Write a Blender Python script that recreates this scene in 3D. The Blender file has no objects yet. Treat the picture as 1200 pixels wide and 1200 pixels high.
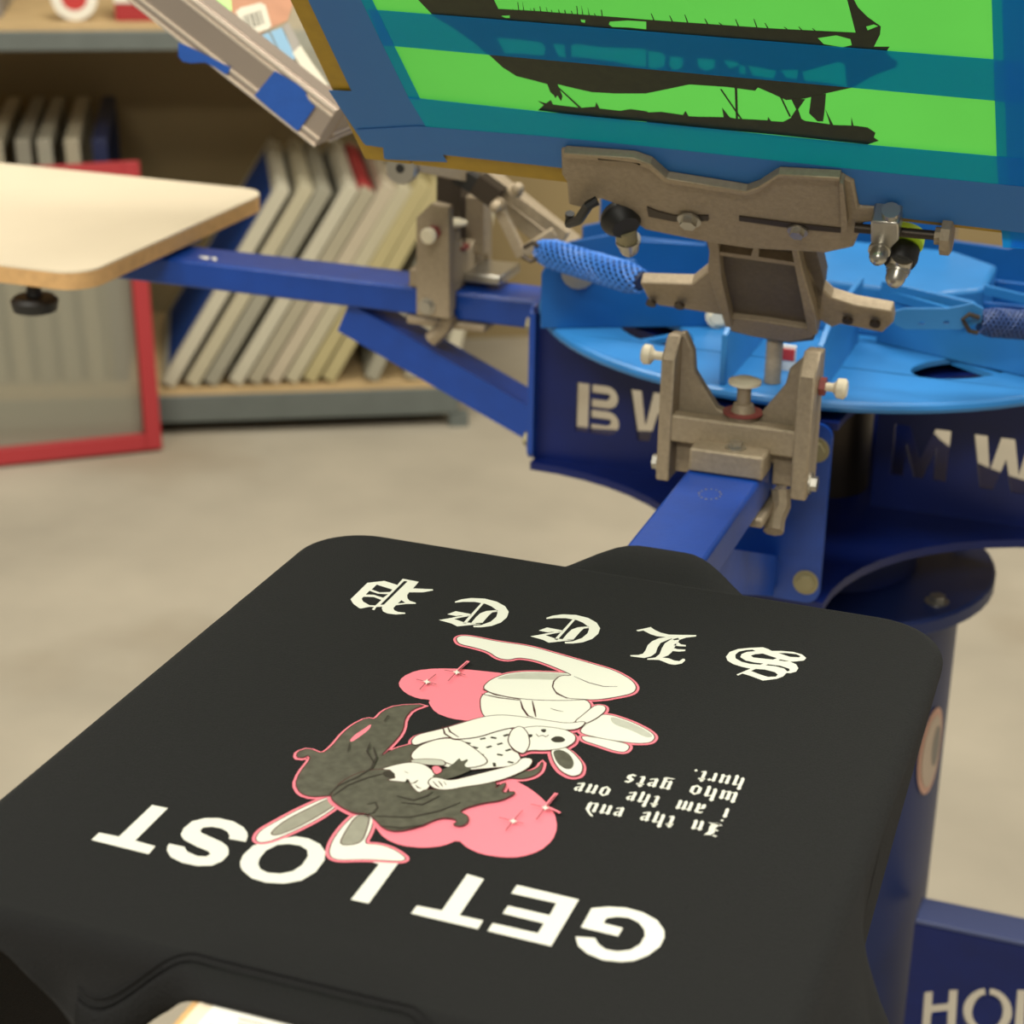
import bpy, math, random
from mathutils import Vector, Matrix
from mathutils.geometry import tessellate_polygon
random.seed(7)
R_ = math.radians
scene = bpy.context.scene
col = scene.collection

# ------------------------------------------------------------------ camera
FPX = 2276.09
YAW, PITCH, ROLL = -0.344634675, 0.385476618, 0.0188417799
CAM = Vector((0.316599739, -1.08518093, 1.45020919))
cy_, sy_, cp_, sp_ = math.cos(YAW), math.sin(YAW), math.cos(PITCH), math.sin(PITCH)
fw = Vector((sy_*cp_, cy_*cp_, -sp_)); r0 = Vector((cy_, -sy_, 0)); u0 = r0.cross(fw)
rt = r0*math.cos(ROLL)+u0*math.sin(ROLL); up = -r0*math.sin(ROLL)+u0*math.cos(ROLL)
cd = bpy.data.cameras.new('camera'); cam = bpy.data.objects.new('camera', cd); col.objects.link(cam)
cam.matrix_world = Matrix(((rt.x, up.x, -fw.x, CAM.x), (rt.y, up.y, -fw.y, CAM.y), (rt.z, up.z, -fw.z, CAM.z), (0, 0, 0, 1)))
cd.sensor_width = 36; cd.lens = FPX/1200*36; cd.clip_start = .02
cd.dof.use_dof = True; cd.dof.focus_distance = 1.15; cd.dof.aperture_fstop = 10.0
scene.camera = cam

# ------------------------------------------------------------------ world, lights, exposure
w = bpy.data.worlds.new('world'); scene.world = w; w.use_nodes = True
bg = w.node_tree.nodes['Background']; bg.inputs[0].default_value = (1, .955, .85, 1); bg.inputs[1].default_value = .26
def area(name, loc, sx, sy, power, color, target=None):
    l = bpy.data.lights.new(name, 'AREA'); l.shape = 'RECTANGLE'; l.size = sx; l.size_y = sy; l.energy = power; l.color = color
    o = bpy.data.objects.new(name, l); col.objects.link(o); o.location = loc
    d = (Vector(target)-Vector(loc)) if target else Vector((0, 0, -1))
    o.rotation_euler = d.to_track_quat('-Z', 'Y').to_euler()
    return o
WARM = (1, .955, .84)
area('overhead_light', (.7, .5, 3.2), 1.3, .5, 66, WARM)
area('overhead_light', (-1.6, -1.2, 3.2), 1.3, .5, 80, WARM)
area('overhead_light', (.1, -1.5, 3.2), 1.3, .5, 60, WARM)
area('overhead_light', (-.9, 1.9, 3.2), 1.3, .5, 58, WARM)
area('overhead_light', (2.0, 2.0, 3.2), 1.3, .5, 58, WARM)
area('overhead_light', (.4, -3.3, 3.0), 1.3, .5, 120, WARM)  # extra lamp added behind the camera to brighten the raised screen's underside
scene.view_settings.view_transform = 'Standard'; scene.view_settings.look = 'None'
scene.view_settings.gamma = 1; scene.view_settings.use_curve_mapping = False
scene.view_settings.exposure = -0.40

# ------------------------------------------------------------------ helpers
D = 0.696; ZP = 0.95
def ray(p): return rt*((p[0]-600)/FPX)+up*(-(p[1]-600)/FPX)+fw
def onp(p, n, d):
    v = ray(p); return CAM+v*((d-n.dot(CAM))/n.dot(v))
NX, NY, NZ = Vector((1, 0, 0)), Vector((0, 1, 0)), Vector((0, 0, 1))
def onx(p, c): return onp(p, NX, c)
def ony(p, c): return onp(p, NY, c)
def onz(p, c): return onp(p, NZ, c)

def lin(c):
    return tuple(((v/255)/12.92 if v/255 <= .04045 else ((v/255+.055)/1.055)**2.4) for v in c)+(1,)
MATS = {}
def mat(name, rgb, rough=.5, metal=0, noise=0, nscale=20, bump=0, bscale=200, spec=.5, trans=0, coat=0, wear=None, sheen=0):
    m = bpy.data.materials.new(name); m.use_nodes = True; nt = m.node_tree; b = nt.nodes['Principled BSDF']
    c = lin(rgb); b.inputs['Base Color'].default_value = c
    b.inputs['Roughness'].default_value = rough; b.inputs['Metallic'].default_value = metal
    b.inputs['Specular IOR Level'].default_value = spec
    if coat: b.inputs['Coat Weight'].default_value = coat; b.inputs['Coat Roughness'].default_value = .15
    tc = nt.nodes.new('ShaderNodeTexCoord')
    src = None
    if noise:
        n = nt.nodes.new('ShaderNodeTexNoise'); n.inputs['Scale'].default_value = nscale; n.inputs['Detail'].default_value = 6
        nt.links.new(tc.outputs['Object'], n.inputs['Vector'])
        r = nt.nodes.new('ShaderNodeValToRGB'); r.color_ramp.elements[0].position = .3; r.color_ramp.elements[1].position = .7
        r.color_ramp.elements[0].color = tuple(v*(1-noise) for v in c[:3])+(1,)
        r.color_ramp.elements[1].color = tuple(min(1, v*(1+noise)) for v in c[:3])+(1,)
        nt.links.new(n.outputs['Fac'], r.inputs['Fac']); src = r.outputs['Color']
        nt.links.new(src, b.inputs['Base Color'])
    if wear:
        n = nt.nodes.new('ShaderNodeTexNoise'); n.inputs['Scale'].default_value = wear[1]; n.inputs['Detail'].default_value = 8
        nt.links.new(tc.outputs['Object'], n.inputs['Vector'])
        r = nt.nodes.new('ShaderNodeValToRGB'); r.color_ramp.elements[0].position = wear[2]; r.color_ramp.elements[1].position = wear[2]+.13
        nt.links.new(n.outputs['Fac'], r.inputs['Fac'])
        mx = nt.nodes.new('ShaderNodeMixRGB'); nt.links.new(r.outputs['Color'], mx.inputs['Fac'])
        if src: nt.links.new(src, mx.inputs['Color1'])
        else: mx.inputs['Color1'].default_value = c
        mx.inputs['Color2'].default_value = lin(wear[0]); nt.links.new(mx.outputs['Color'], b.inputs['Base Color'])
    if bump:
        n2 = nt.nodes.new('ShaderNodeTexNoise'); n2.inputs['Scale'].default_value = bscale; n2.inputs['Detail'].default_value = 3
        nt.links.new(tc.outputs['Object'], n2.inputs['Vector'])
        bp = nt.nodes.new('ShaderNodeBump'); bp.inputs['Strength'].default_value = bump; bp.inputs['Distance'].default_value = .002
        nt.links.new(n2.outputs['Fac'], bp.inputs['Height']); nt.links.new(bp.outputs['Normal'], b.inputs['Normal'])
    if sheen:
        b.inputs['Sheen Weight'].default_value = sheen; b.inputs['Sheen Roughness'].default_value = .5
    if trans:   # translucent sheet (stretched screen mesh, tape)
        tl = nt.nodes.new('ShaderNodeBsdfTranslucent'); tl.inputs['Color'].default_value = c
        if src: nt.links.new(src, tl.inputs['Color'])
        ms = nt.nodes.new('ShaderNodeMixShader'); ms.inputs['Fac'].default_value = trans
        out = nt.nodes['Material Output']
        nt.links.new(b.outputs[0], ms.inputs[1]); nt.links.new(tl.outputs[0], ms.inputs[2]); nt.links.new(ms.outputs[0], out.inputs[0])
    MATS[name] = m
    return m
def clearsheet(name, rgb, clear, trans=.3, tint=None):
    m = mat(name, rgb, .5, trans=trans); nt = m.node_tree; out = nt.nodes['Material Output']
    prev = out.inputs[0].links[0].from_socket
    tp = nt.nodes.new('ShaderNodeBsdfTransparent'); tp.inputs[0].default_value = lin(tint) if tint else (1, 1, 1, 1)
    ms = nt.nodes.new('ShaderNodeMixShader'); ms.inputs['Fac'].default_value = clear
    nt.links.new(prev, ms.inputs[1]); nt.links.new(tp.outputs[0], ms.inputs[2]); nt.links.new(ms.outputs[0], out.inputs[0])
    return m

mat('concrete', (174, 165, 147), .75, noise=.16, nscale=2.2, bump=.15, bscale=60, wear=((158, 146, 126), 1.3, .56))
mat('wall', (158, 138, 98), .85, noise=.05, nscale=4)
mat('shirt', (31, 31, 31), .95, noise=.10, nscale=900, bump=.5, bscale=1100, spec=.1, sheen=.04)
mat('collar_rib', (31, 31, 31), .95, noise=.10, nscale=900, bump=.6, bscale=700, spec=.1)
mat('white_ink', (228, 225, 214), .55, spec=.3)
mat('pink_ink', (246, 130, 146), .55, spec=.3)
mat('hair_ink', (86, 83, 72), .6, noise=.25, nscale=160, spec=.3)
mat('grey_ink', (186, 184, 172), .6, noise=.06, nscale=160, spec=.3)
mat('ear_ink', (150, 146, 132), .6, noise=.08, nscale=160, spec=.3)
mat('line_ink', (78, 44, 42), .6, spec=.3)
mat('dark_ink', (58, 52, 46), .6, spec=.3)
mat('arm_blue', (14, 64, 152), .34, noise=.08, nscale=50, bump=.08, bscale=400, spec=.5)
mat('hub_shade_blue', (2, 24, 88), .42, noise=.12, nscale=30, spec=.4)  # blue paint of hub and base plate, their shade put into the colour
mat('column_blue', (26, 42, 92), .45, noise=.1, nscale=14, spec=.4)
mat('wheel_blue', (42, 114, 176), .38, noise=.05, nscale=30, spec=.45)
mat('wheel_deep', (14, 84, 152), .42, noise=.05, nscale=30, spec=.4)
mat('casting', (160, 145, 122), .55, metal=.4, noise=.10, nscale=300, bump=.25, bscale=700)
mat('casting_lit', (170, 154, 128), .5, metal=.5, noise=.08, nscale=300)  # casting metal for the jaw lip, its lit edge put into the colour
mat('casting_dark', (104, 94, 80), .55, metal=.5, noise=.12, nscale=300, bump=.25, bscale=700)
mat('steel', (182, 178, 168), .3, metal=.9)
mat('steel_dark', (70, 62, 54), .4, metal=.7)
mat('nylon', (226, 216, 190), .45)
mat('brass_bolt', (150, 142, 108), .5, metal=.4)
mat('black_rubber', (24, 24, 24), .5)
mat('red_lock', (126, 58, 54), .5)
mat('neon', (196, 240, 60), .5)
mat('sleeve_blue', (56, 120, 206), .5)
mat('sleeve_navy', (40, 66, 120), .5)
mat('spring_core', (24, 36, 70), .5)
mat('laminate', (226, 212, 186), .7, noise=.03, nscale=6, spec=.2)
mat('mdf', (206, 164, 110), .7, noise=.1, nscale=80)
mat('paper', (240, 238, 226), .6)
mat('label_stock', (196, 190, 172), .6)
mat('sticker_edge', (206, 160, 140), .5)
mat('sticker_fill', (196, 176, 156), .5)
mat('base_paint', (66, 76, 116), .4)
mat('print_black', (40, 38, 36), .6)
mat('label_red', (200, 60, 60), .6)
mat('aluminium', (186, 172, 160), .34, metal=.75, noise=.03, nscale=12)
mat('alu_edge', (228, 216, 200), .3, metal=.6)
mat('blue_tape', (24, 78, 162), .6, noise=.06, nscale=60, bump=.2, bscale=300)
mat('gold_wood', (172, 138, 22), .55, noise=.08, nscale=90)
mat('emulsion', (92, 196, 80), .5, noise=.05, nscale=9, trans=.5)
mat('stencil_black', (44, 50, 26), .6, noise=.2, nscale=150)
clearsheet('tape_sheet', (16, 186, 255), .28, .6, tint=(150, 225, 250))
clearsheet('tape_sheet_thick', (62, 134, 212), .05, .25, tint=(120, 190, 235))
clearsheet('fabric_mesh', (176, 172, 152), .30, .3)
clearsheet('pale_mesh', (166, 164, 148), .35, .4)
mat('blue_mesh', (24, 70, 148), .6, trans=.2)
mat('red_paint', (170, 48, 52), .5)
mat('rack_grey', (104, 110, 106), .5, noise=.06, nscale=20)
mat('shelf_wood', (196, 168, 122), .7, noise=.1, nscale=12)
for i, c in enumerate([(196, 188, 160), (204, 198, 176), (178, 170, 146), (190, 178, 132), (164, 160, 142), (198, 186, 162), (150, 146, 130)]):
    mat('frame_%d' % i, c, .5, metal=.15, noise=.05, nscale=10)
mat('navy_frame', (28, 38, 74), .5)
mat('carton', (170, 122, 94), .8, noise=.08, nscale=30)
mat('mint', (170, 220, 130), .6)
mat('sky_card', (118, 156, 182), .6)
mat('grey_card', (140, 134, 126), .6)

WL = {}
def empty(name, loc, label, cat, group=None, parent=None):
    o = bpy.data.objects.new(name, None); col.objects.link(o); o.location = loc; o.empty_display_size = .05
    WL[o] = Vector(loc)
    o['label'] = label; o['category'] = cat
    if group: o['group'] = group
    return o
def tag(o, label, cat, group=None):
    o['label'] = label; o['category'] = cat
    if group: o['group'] = group
class MB:
    def __init__(s, xf=None): s.v = []; s.f = []; s.xf = xf
    def add(s, vs, fs):
        k = len(s.v); s.v += [Vector(v) for v in vs]; s.f += [tuple(i+k for i in f) for f in fs]; return s
    def box(s, c, size, M=None):
        hx, hy, hz = size[0]/2, size[1]/2, size[2]/2
        vs = [Vector((x*hx, y*hy, z*hz)) for x in (-1, 1) for y in (-1, 1) for z in (-1, 1)]
        if M: vs = [M @ v for v in vs]
        return s.add([v+Vector(c) for v in vs], [(0, 1, 3, 2), (4, 6, 7, 5), (0, 4, 5, 1), (2, 3, 7, 6), (0, 2, 6, 4), (1, 5, 7, 3)])
    def bar(s, a, b, wx, wy, upv=(0, 0, 1)):
        a, b = Vector(a), Vector(b); d = (b-a).normalized(); sx = d.cross(Vector(upv)).normalized(); sy = sx.cross(d)
        vs = [p+sx*(i*wx/2)+sy*(j*wy/2) for p in (a, b) for i, j in ((-1, -1), (1, -1), (1, 1), (-1, 1))]
        return s.add(vs, [(3, 2, 1, 0), (4, 5, 6, 7), (0, 1, 5, 4), (1, 2, 6, 5), (2, 3, 7, 6), (3, 0, 4, 7)])
    def rev(s, a, b, prof, n=20):
        """profile [(t along a->b in metres, radius)]"""
        a, b = Vector(a), Vector(b); d = (b-a).normalized()
        x = d.cross(Vector((0, 0, 1)) if abs(d.z) < .9 else Vector((1, 0, 0))).normalized(); y = d.cross(x)
        vs = []; fs = []
        for t, r in prof:
            for k in range(n):
                an = 2*math.pi*k/n; vs.append(a+d*t+(x*math.cos(an)+y*math.sin(an))*r)
        for j in range(len(prof)-1):
            for k in range(n):
                k2 = (k+1) % n; fs.append((j*n+k, j*n+k2, (j+1)*n+k2, (j+1)*n+k))
        fs.append(tuple(reversed(range(n)))); fs.append(tuple((len(prof)-1)*n+k for k in range(n)))
        return s.add(vs, fs)
    def cyl(s, a, b, r, n=20):
        L = (Vector(b)-Vector(a)).length; return s.rev(a, b, [(0, r), (L, r)], n)
    def tube(s, pts, r, n=8):
        pts = [Vector(p) for p in pts]; vs = []; fs = []; x = None
        for i, p in enumerate(pts):
            d = (pts[min(i+1, len(pts)-1)]-pts[max(i-1, 0)]).normalized()
            if x is None: x = d.cross(Vector((0, 0, 1)) if abs(d.z) < .9 else Vector((1, 0, 0))).normalized()
            else: x = (x-d*x.dot(d)).normalized()
            y = d.cross(x)
            for k in range(n):
                an = 2*math.pi*k/n; vs.append(p+(x*math.cos(an)+y*math.sin(an))*r)
        for j in range(len(pts)-1):
            for k in range(n):
                k2 = (k+1) % n; fs.append((j*n+k, j*n+k2, (j+1)*n+k2, (j+1)*n+k))
        fs.append(tuple(reversed(range(n)))); fs.append(tuple((len(pts)-1)*n+k for k in range(n)))
        return s.add(vs, fs)
    def prism(s, loops, t, nrm):
        """loops: list of world-point loops in one plane (first outer, rest holes); front at the loops, body t behind along -nrm"""
        nrm = Vector(nrm).normalized()
        a = nrm.cross(Vector((0, 0, 1)) if abs(nrm.z) < .9 else Vector((0, 1, 0))).normalized(); b = nrm.cross(a)
        L2 = [[Vector((Vector(p).dot(a), Vector(p).dot(b), 0)) for p in l] for l in loops]
        tris = tessellate_polygon(L2)
        P = [Vector(p) for l in loops for p in l]; n = len(P)
        A2 = [q for l in L2 for q in l]
        fs = []
        for tr in tris:
            i, j, k = tr
            ar = (A2[j].x-A2[i].x)*(A2[k].y-A2[i].y)-(A2[j].y-A2[i].y)*(A2[k].x-A2[i].x)
            if abs(ar) < 1e-14: continue
            if ar < 0: i, j, k = k, j, i
            fs.append((i, j, k))
            if t: fs.append((k+n, j+n, i+n))
        vs = P+([p-nrm*t for p in P] if t else [])
        if t:
            o = 0
            for li, l in enumerate(L2):
                m = len(l); ar = sum(l[i].x*l[(i+1) % m].y-l[(i+1) % m].x*l[i].y for i in range(m))
                for i in range(m):
                    p, q = o+i, o+(i+1) % m
                    flip = (ar > 0) != (li > 0)
                    fs.append((p, p+n, q+n, q) if flip else (q, q+n, p+n, p))
                o += m
        return s.add(vs, fs)
    def build(s, name, m, parent=None, smooth=35, bevel=0, kind=None, label=None):
        vs = [s.xf(v) for v in s.v] if s.xf else s.v
        lo = Vector((min(v.x for v in vs), min(v.y for v in vs), min(v.z for v in vs))); hi = Vector((max(v.x for v in vs), max(v.y for v in vs), max(v.z for v in vs)))
        c = Vector(((lo.x+hi.x)/2, (lo.y+hi.y)/2, lo.z))
        me = bpy.data.meshes.new(name); me.from_pydata([v-c for v in vs], [], s.f); me.update()
        me.materials.append(MATS[m])
        o = bpy.data.objects.new(name, me); col.objects.link(o)
        WL[o] = c
        if parent: o.parent = parent; o.location = c-WL[parent]
        else: o.location = c
        if smooth:
            me.polygons.foreach_set('use_smooth', [True]*len(me.polygons)); me.set_sharp_from_angle(angle=R_(smooth))
        if bevel:
            b = o.modifiers.new('bevel', 'BEVEL'); b.width = bevel; b.segments = 2; b.limit_method = 'ANGLE'; b.angle_limit = R_(50)
        if kind: o['kind'] = kind
        if label: o['label'] = label
        return o
def plane_trace(pts, n, d): return [onp(p, n, d) for p in pts]
def trace(name, loops, n, d, t, m, parent, toward=None, **k):
    """outline seen in the photograph, laid on the real plane n.P=d, t thick away from the viewer"""
    n = Vector(n).normalized() if not isinstance(n, Vector) else n.normalized()
    nn = toward if toward else n
    return MB().prism([plane_trace(l, n, d) for l in loops], t, nn).build(name, m, parent, **k)
def Z(org, sc, pts): return [(org[0]+x/sc, org[1]+y/sc) for x, y in pts]
def rrect(x0, x1, y0, y1, r, seg=6):
    out = []
    for cx, cy, a0 in ((x1-r, y1-r, 0), (x0+r, y1-r, 90), (x0+r, y0+r, 180), (x1-r, y0+r, 270)):
        for k in range(seg+1):
            a = R_(a0+90*k/seg); out.append((cx+r*math.cos(a), cy+r*math.sin(a)))
    return out
def hexbolt(mb, p, d, r, h, washer=True):
    p, d = Vector(p), Vector(d).normalized()
    if washer: mb.cyl(p, p+d*.0015, r*1.45, 16)
    mb.cyl(p, p+d*h, r, 6)
    return mb
def acorn(mb, p, d, r):
    p, d = Vector(p), Vector(d).normalized()
    mb.rev(p, p+d, [(0, r*1.25), (r*.35, r*1.25), (r*.36, r), (r*1.2, r), (r*1.6, r*.86), (r*2.0, r*.5), (r*2.1, r*.1)], 14)
    return mb

# ------------------------------------------------------------------ room
def struct(o): o['kind'] = 'structure'; return o
struct(MB().add([(-6, -4, 0), (6, -4, 0), (6, 6, 0), (-6, 6, 0)], [(0, 1, 2, 3)]).build('floor', 'concrete', smooth=0))
S0 = Vector((-1.5, 2.53, 0)); EX = Vector((.876, .481, 0)).normalized(); EY = Vector((-EX.y, EX.x, 0))
def SH(s, o, z): return S0+EX*s+EY*o+Vector((0, 0, z))
struct(MB().add([SH(-4, .66, 0), SH(6, .66, 0), SH(6, .66, 3.4), SH(-4, .66, 3.4)], [(0, 1, 2, 3)]).build('wall_back', 'wall', smooth=0))

# ------------------------------------------------------------------ storage rack and everything on it
rack = empty('storage_rack', SH(0, .3, 0), 'grey steel storage rack with wooden decks against the tan wall', 'rack')
SB = Matrix((( EX.x, EY.x, 0), (EX.y, EY.y, 0), (0, 0, 1)))
def sbox(s0, s1, o0, o1, z0, z1): return MB().box(SH((s0+s1)/2, (o0+o1)/2, (z0+z1)/2), (s1-s0, o1-o0, z1-z0), SB)
RL, RR = -1.9, .37
for z0, z1, dz in ((.03, .092, .105), (.826, .866, .876)):
    sbox(RL, RR, 0, .03, z0, z1).build('beam', 'rack_grey', rack, bevel=.003)
    sbox(RL, RR, .57, .60, z0, z1).build('beam', 'rack_grey', rack)
    sbox(RR-.03, RR, .03, .57, z0, z1).build('side_beam', 'rack_grey', rack)
    sbox(RL, RR, .002, .6, z1, dz).build('deck', 'shelf_wood', rack)
for s in (RL, RR):
    for o in (-.004, .57):
        sbox(s-.02, s+.022, o, o+.035, 0, .0295).build('foot', 'rack_grey', rack)
        if o > 0 or s < 0: sbox(s+.023, s+.06, o, o+.04, 0, 1.9).build('upright', 'rack_grey', rack)
def leaning_screen(s, lean, length, fm, mm, label, group, depth=.50, fw_=.026, th=.03, o0=.010, z0=.1055, red=False):
    """wooden or aluminium screen standing on its edge on the deck, leaning to +s"""
    a = R_(lean); u = EX*math.sin(a)+Vector((0, 0, math.cos(a))); nrm = EX*math.cos(a)-Vector((0, 0, math.sin(a)))
    base = SH(s, o0, z0)+Vector((0, 0, th/2*abs(math.sin(a))+.0005))+nrm*0
    t = empty('stored_screen', base, label, 'screen', group)
    M = Matrix(((EY.x, nrm.x, u.x), (EY.y, nrm.y, u.y), (EY.z, nrm.z, u.z)))
    def bx(d0, d1, l0, l1, name, m, tt=th):
        MB().box(base+EY*((d0+d1)/2)+u*((l0+l1)/2), (d1-d0, tt, l1-l0), M).build(name, m, t, bevel=.002)
    bx(0, fw_, 0, length, 'stile', fm); bx(depth-fw_, depth, 0, length, 'stile', fm)
    bx(fw_, depth-fw_, 0, fw_, 'rail', fm); bx(fw_, depth-fw_, length-fw_, length, 'rail', fm if not red else 'red_paint')
    c = base-nrm*(th*.47)
    MB().add([c+EY*(fw_*.5)+u*(fw_*.5), c+EY*(depth-fw_*.5)+u*(fw_*.5), c+EY*(depth-fw_*.5)+u*(length-fw_*.5), c+EY*(fw_*.5)+u*(length-fw_*.5)], [(0, 1, 2, 3)]).build('mesh', mm, t, smooth=0)
ords = ['first', 'second', 'third', 'fourth', 'fifth', 'sixth', 'seventh', 'eighth', 'ninth', 'tenth', 'eleventh', 'twelfth', 'thirteenth']
leaning_screen(-.262, 31.5, .50, 'frame_1', 'blue_mesh', 'leaning stored screen with deep blue mesh face at the end of the row', 'screens stored on the lower deck')
lean_list = [(-.212, 31.5, .50, 0), (-.172, 31.5, .495, 4), (-.118, 31.5, .50, 1), (-.078, 31.5, .49, 2), (-.038, 31.4, .50, 5), (.002, 31, .495, 0), (.042, 30.5, .50, 3), (.083, 30, .495, 3)]
for i, (s, a, L, fm) in enumerate(lean_list):
    leaning_screen(s, a, L, 'frame_%d' % fm, 'pale_mesh', '%s pale leaning screen counted from the blue-faced stored screen' % ords[i], 'screens stored on the lower deck', red=(i == 3))
for i, (s, a, L, fm) in enumerate([(.178, 24, .51, 4), (.265, 18, .55, 2), (.345, 13, .56, 1)]):
    leaning_screen(s, a, L, 'frame_%d' % fm, 'pale_mesh', ['grey less tilted screen right beside the slanted row on the rack', 'tan half tilted screen between a grey and a light one near the rack end', 'light slightly tilted screen at the open end of the rack'][i], 'upright screens at the rack end')
for i in range(9):
    s = -.36-.052*i
    leaning_screen(s, -2-.5*(i % 3), .53, 'navy_frame' if i == 0 else 'frame_%d' % [6, 2, 4, 6, 2, 4, 1, 6, 2][i], 'pale_mesh',
                   'dark navy framed upright screen behind the red framed screen' if i == 0 else '%s upright grey screen counted from the navy framed one, behind the red screen' % ords[i-1], 'upright screens behind the red screen', o0=.07)
# things on the upper deck
zt = .8765
o = sbox(-1.0, -.56, .12, .42, zt, zt+.10)
tb = empty('storage_tray', SH(-.78, .27, zt), 'shallow grey tray on the upper rack deck', 'tray')
sbox(-1.0, -.56, .12, .42, zt, zt+.012).build('tray_bottom', 'grey_card', tb)
for a in ((-1.0, -.56, .12, .132), (-1.0, -.56, .408, .42), (-1.0, -.988, .132, .408), (-.572, -.56, .132, .408)):
    sbox(*a, zt+.012, zt+.08).build('tray_side', 'grey_card', tb)
rl = empty('tape_roll', SH(-.41, .09, zt), 'white ringed tape roll with a red centre standing on the upper deck', 'tape roll')
c = SH(-.41, .09, zt+.046)
MB().rev(c-EY*.02, c+EY*.02, [(0, .046), (.04, .046)], 28).build('roll', 'paper', rl)
MB().rev(c-EY*.0205, c-EY*.0095, [(0, .026), (.011, .026)], 20).build('core', 'label_red', rl)
bxr = empty('small_box', SH(-.26, .13, zt), 'white and red small box beside the tape roll', 'box')
sbox(-.33, -.19, .06, .2, zt, zt+.035).build('box_base', 'red_paint', bxr, bevel=.002)
sbox(-.332, -.188, .058, .202, zt+.035, zt+.09).build('box_lid', 'paper', bxr, bevel=.002)

# red framed screen leaning on the rack
red = empty('framed_screen', (-1.84, 2.22, 0), 'large red framed screen leaning against the rack on the floor', 'screen')
br = Vector((-1.706, 2.325, .0)); hd = Vector((-.763, -.647, 0)); inn = Vector((-.647, .763, 0))
uu = (inn*.10+Vector((0, 0, .60))).normalized(); nn = hd.cross(uu).normalized()
if nn.dot(CAM-br) < 0: nn = -nn
br = br+Vector((0, 0, .004)); LH, LW, FW = .605, .56, .034
def rb(a0, a1, b0, b1, nm, m='red_paint'):
    M = Matrix(((hd.x, nn.x, uu.x), (hd.y, nn.y, uu.y), (hd.z, nn.z, uu.z)))
    return MB().box(br+hd*((a0+a1)/2)+uu*((b0+b1)/2), (a1-a0, .03, b1-b0), M).build(nm, m, red, bevel=.002)
rb(0, FW, 0, LH, 'stile'); rb(LW-FW, LW, 0, LH, 'stile'); rb(FW, LW-FW, 0, FW, 'rail'); rb(FW, LW-FW, LH-FW, LH, 'rail')
c = br-nn*.013
MB().add([c+hd*.01+uu*.01, c+hd*(LW-.01)+uu*.01, c+hd*(LW-.01)+uu*(LH-.01), c+hd*.01+uu*(LH-.01)], [(0, 1, 2, 3)]).build('mesh', 'fabric_mesh', red, smooth=0)

# ------------------------------------------------------------------ the press
press = empty('screen_printing_press', (0, D, 0), 'blue four-station manual screen printing press on a round column', 'printing press')
AX = Vector((0, D, 0))
colm = MB().rev((0, D, 0), (0, D, 1), [(0, .145), (.672, .145)], 48).build('column', 'column_blue', press)
# oval sticker on the column, wrapped round it
def colpt(a, z, r=.1462): return Vector((r*math.cos(a), D-r*math.sin(a), z))
def oval(ca, cz, ra, rz, r, n=28): return [colpt(ca+ra*math.cos(2*math.pi*k/n), cz+rz*math.sin(2*math.pi*k/n), r) for k in range(n)]
def fan(pts, c): return MB().add([c]+pts, [(0, 1+k, 1+(k+1) % len(pts)) for k in range(len(pts))])
fan(oval(R_(18), .516, .17, .048, .1462), colpt(R_(18), .516, .1466)).build('sticker', 'sticker_edge', colm)
fan(oval(R_(18), .516, .13, .040, .1468), colpt(R_(18), .516, .1472)).build('sticker_face', 'sticker_fill', colm)
fan(oval(R_(15), .519, .06, .022, .1474), colpt(R_(15), .519, .1478)).build('sticker_emblem', 'grey_card', colm)
fl = MB().rev((0, D, .672), (0, D, 1), [(0, .172), (.003, .176), (.015, .176), (.018, .173)], 48).build('flange', 'column_blue', press)
for k in range(6):
    a = R_(-30+60*k); p = Vector((.152*math.cos(a), D+.152*math.sin(a), .69)); hexbolt(MB(), p, NZ, .008, .007).build('bolt', 'steel', fl)
MB().rev((0, D, .69), (0, D, 1), [(0, .10), (.068, .085)], 32).build('neck', 'hub_shade_blue', press)
# base leg with cut-out lettering
base = MB()
NB = Vector((0, -1, 0))
yB = .607
outer = [Vector((.146, yB, 0.0)), Vector((.62, yB, 0.0)), Vector((.62, yB, .343)), Vector((.146, yB, .343))]
def LB(pts): return [ony(p, yB) for p in pts]
Hh = LB([(1083, 1163), (1093, 1162), (1092, 1178), (1111, 1176), (1112, 1160.5), (1122, 1160), (1119, 1213), (1109, 1214), (1110, 1188), (1091, 1190), (1089, 1216), (1079, 1217)])
def oring(cx, cy, rx, ry, a0, a1, n=14): return [(cx+rx*math.cos(R_(a0+(a1-a0)*k/n)), cy+ry*math.sin(R_(a0+(a1-a0)*k/n))) for k in range(n+1)]
O1 = LB(oring(1157, 1187, 29, 29, 96, 264)+oring(1157, 1187, 18, 18, 264, 96))
O2 = LB(oring(1157, 1187, 29, 29, -84, 84)+oring(1157, 1187, 18, 18, 84, -84))
P1 = LB([(1192, 1160), (1202, 1160.5), (1199, 1216), (1188, 1216)])
P2 = LB([(1206, 1161), (1226, 1163), (1234, 1176), (1226, 1191), (1204, 1191), (1204, 1182), (1220, 1182), (1223, 1176), (1219, 1170), (1206, 1170)])
base.prism([outer, Hh, O1, O2, P1, P2], .006, NB).build('base_plate', 'hub_shade_blue', press)
MB().box((.383, yB+.022, .346), (.474, .044, .006)).build('base_cap', 'base_paint', press, bevel=.002)
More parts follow.
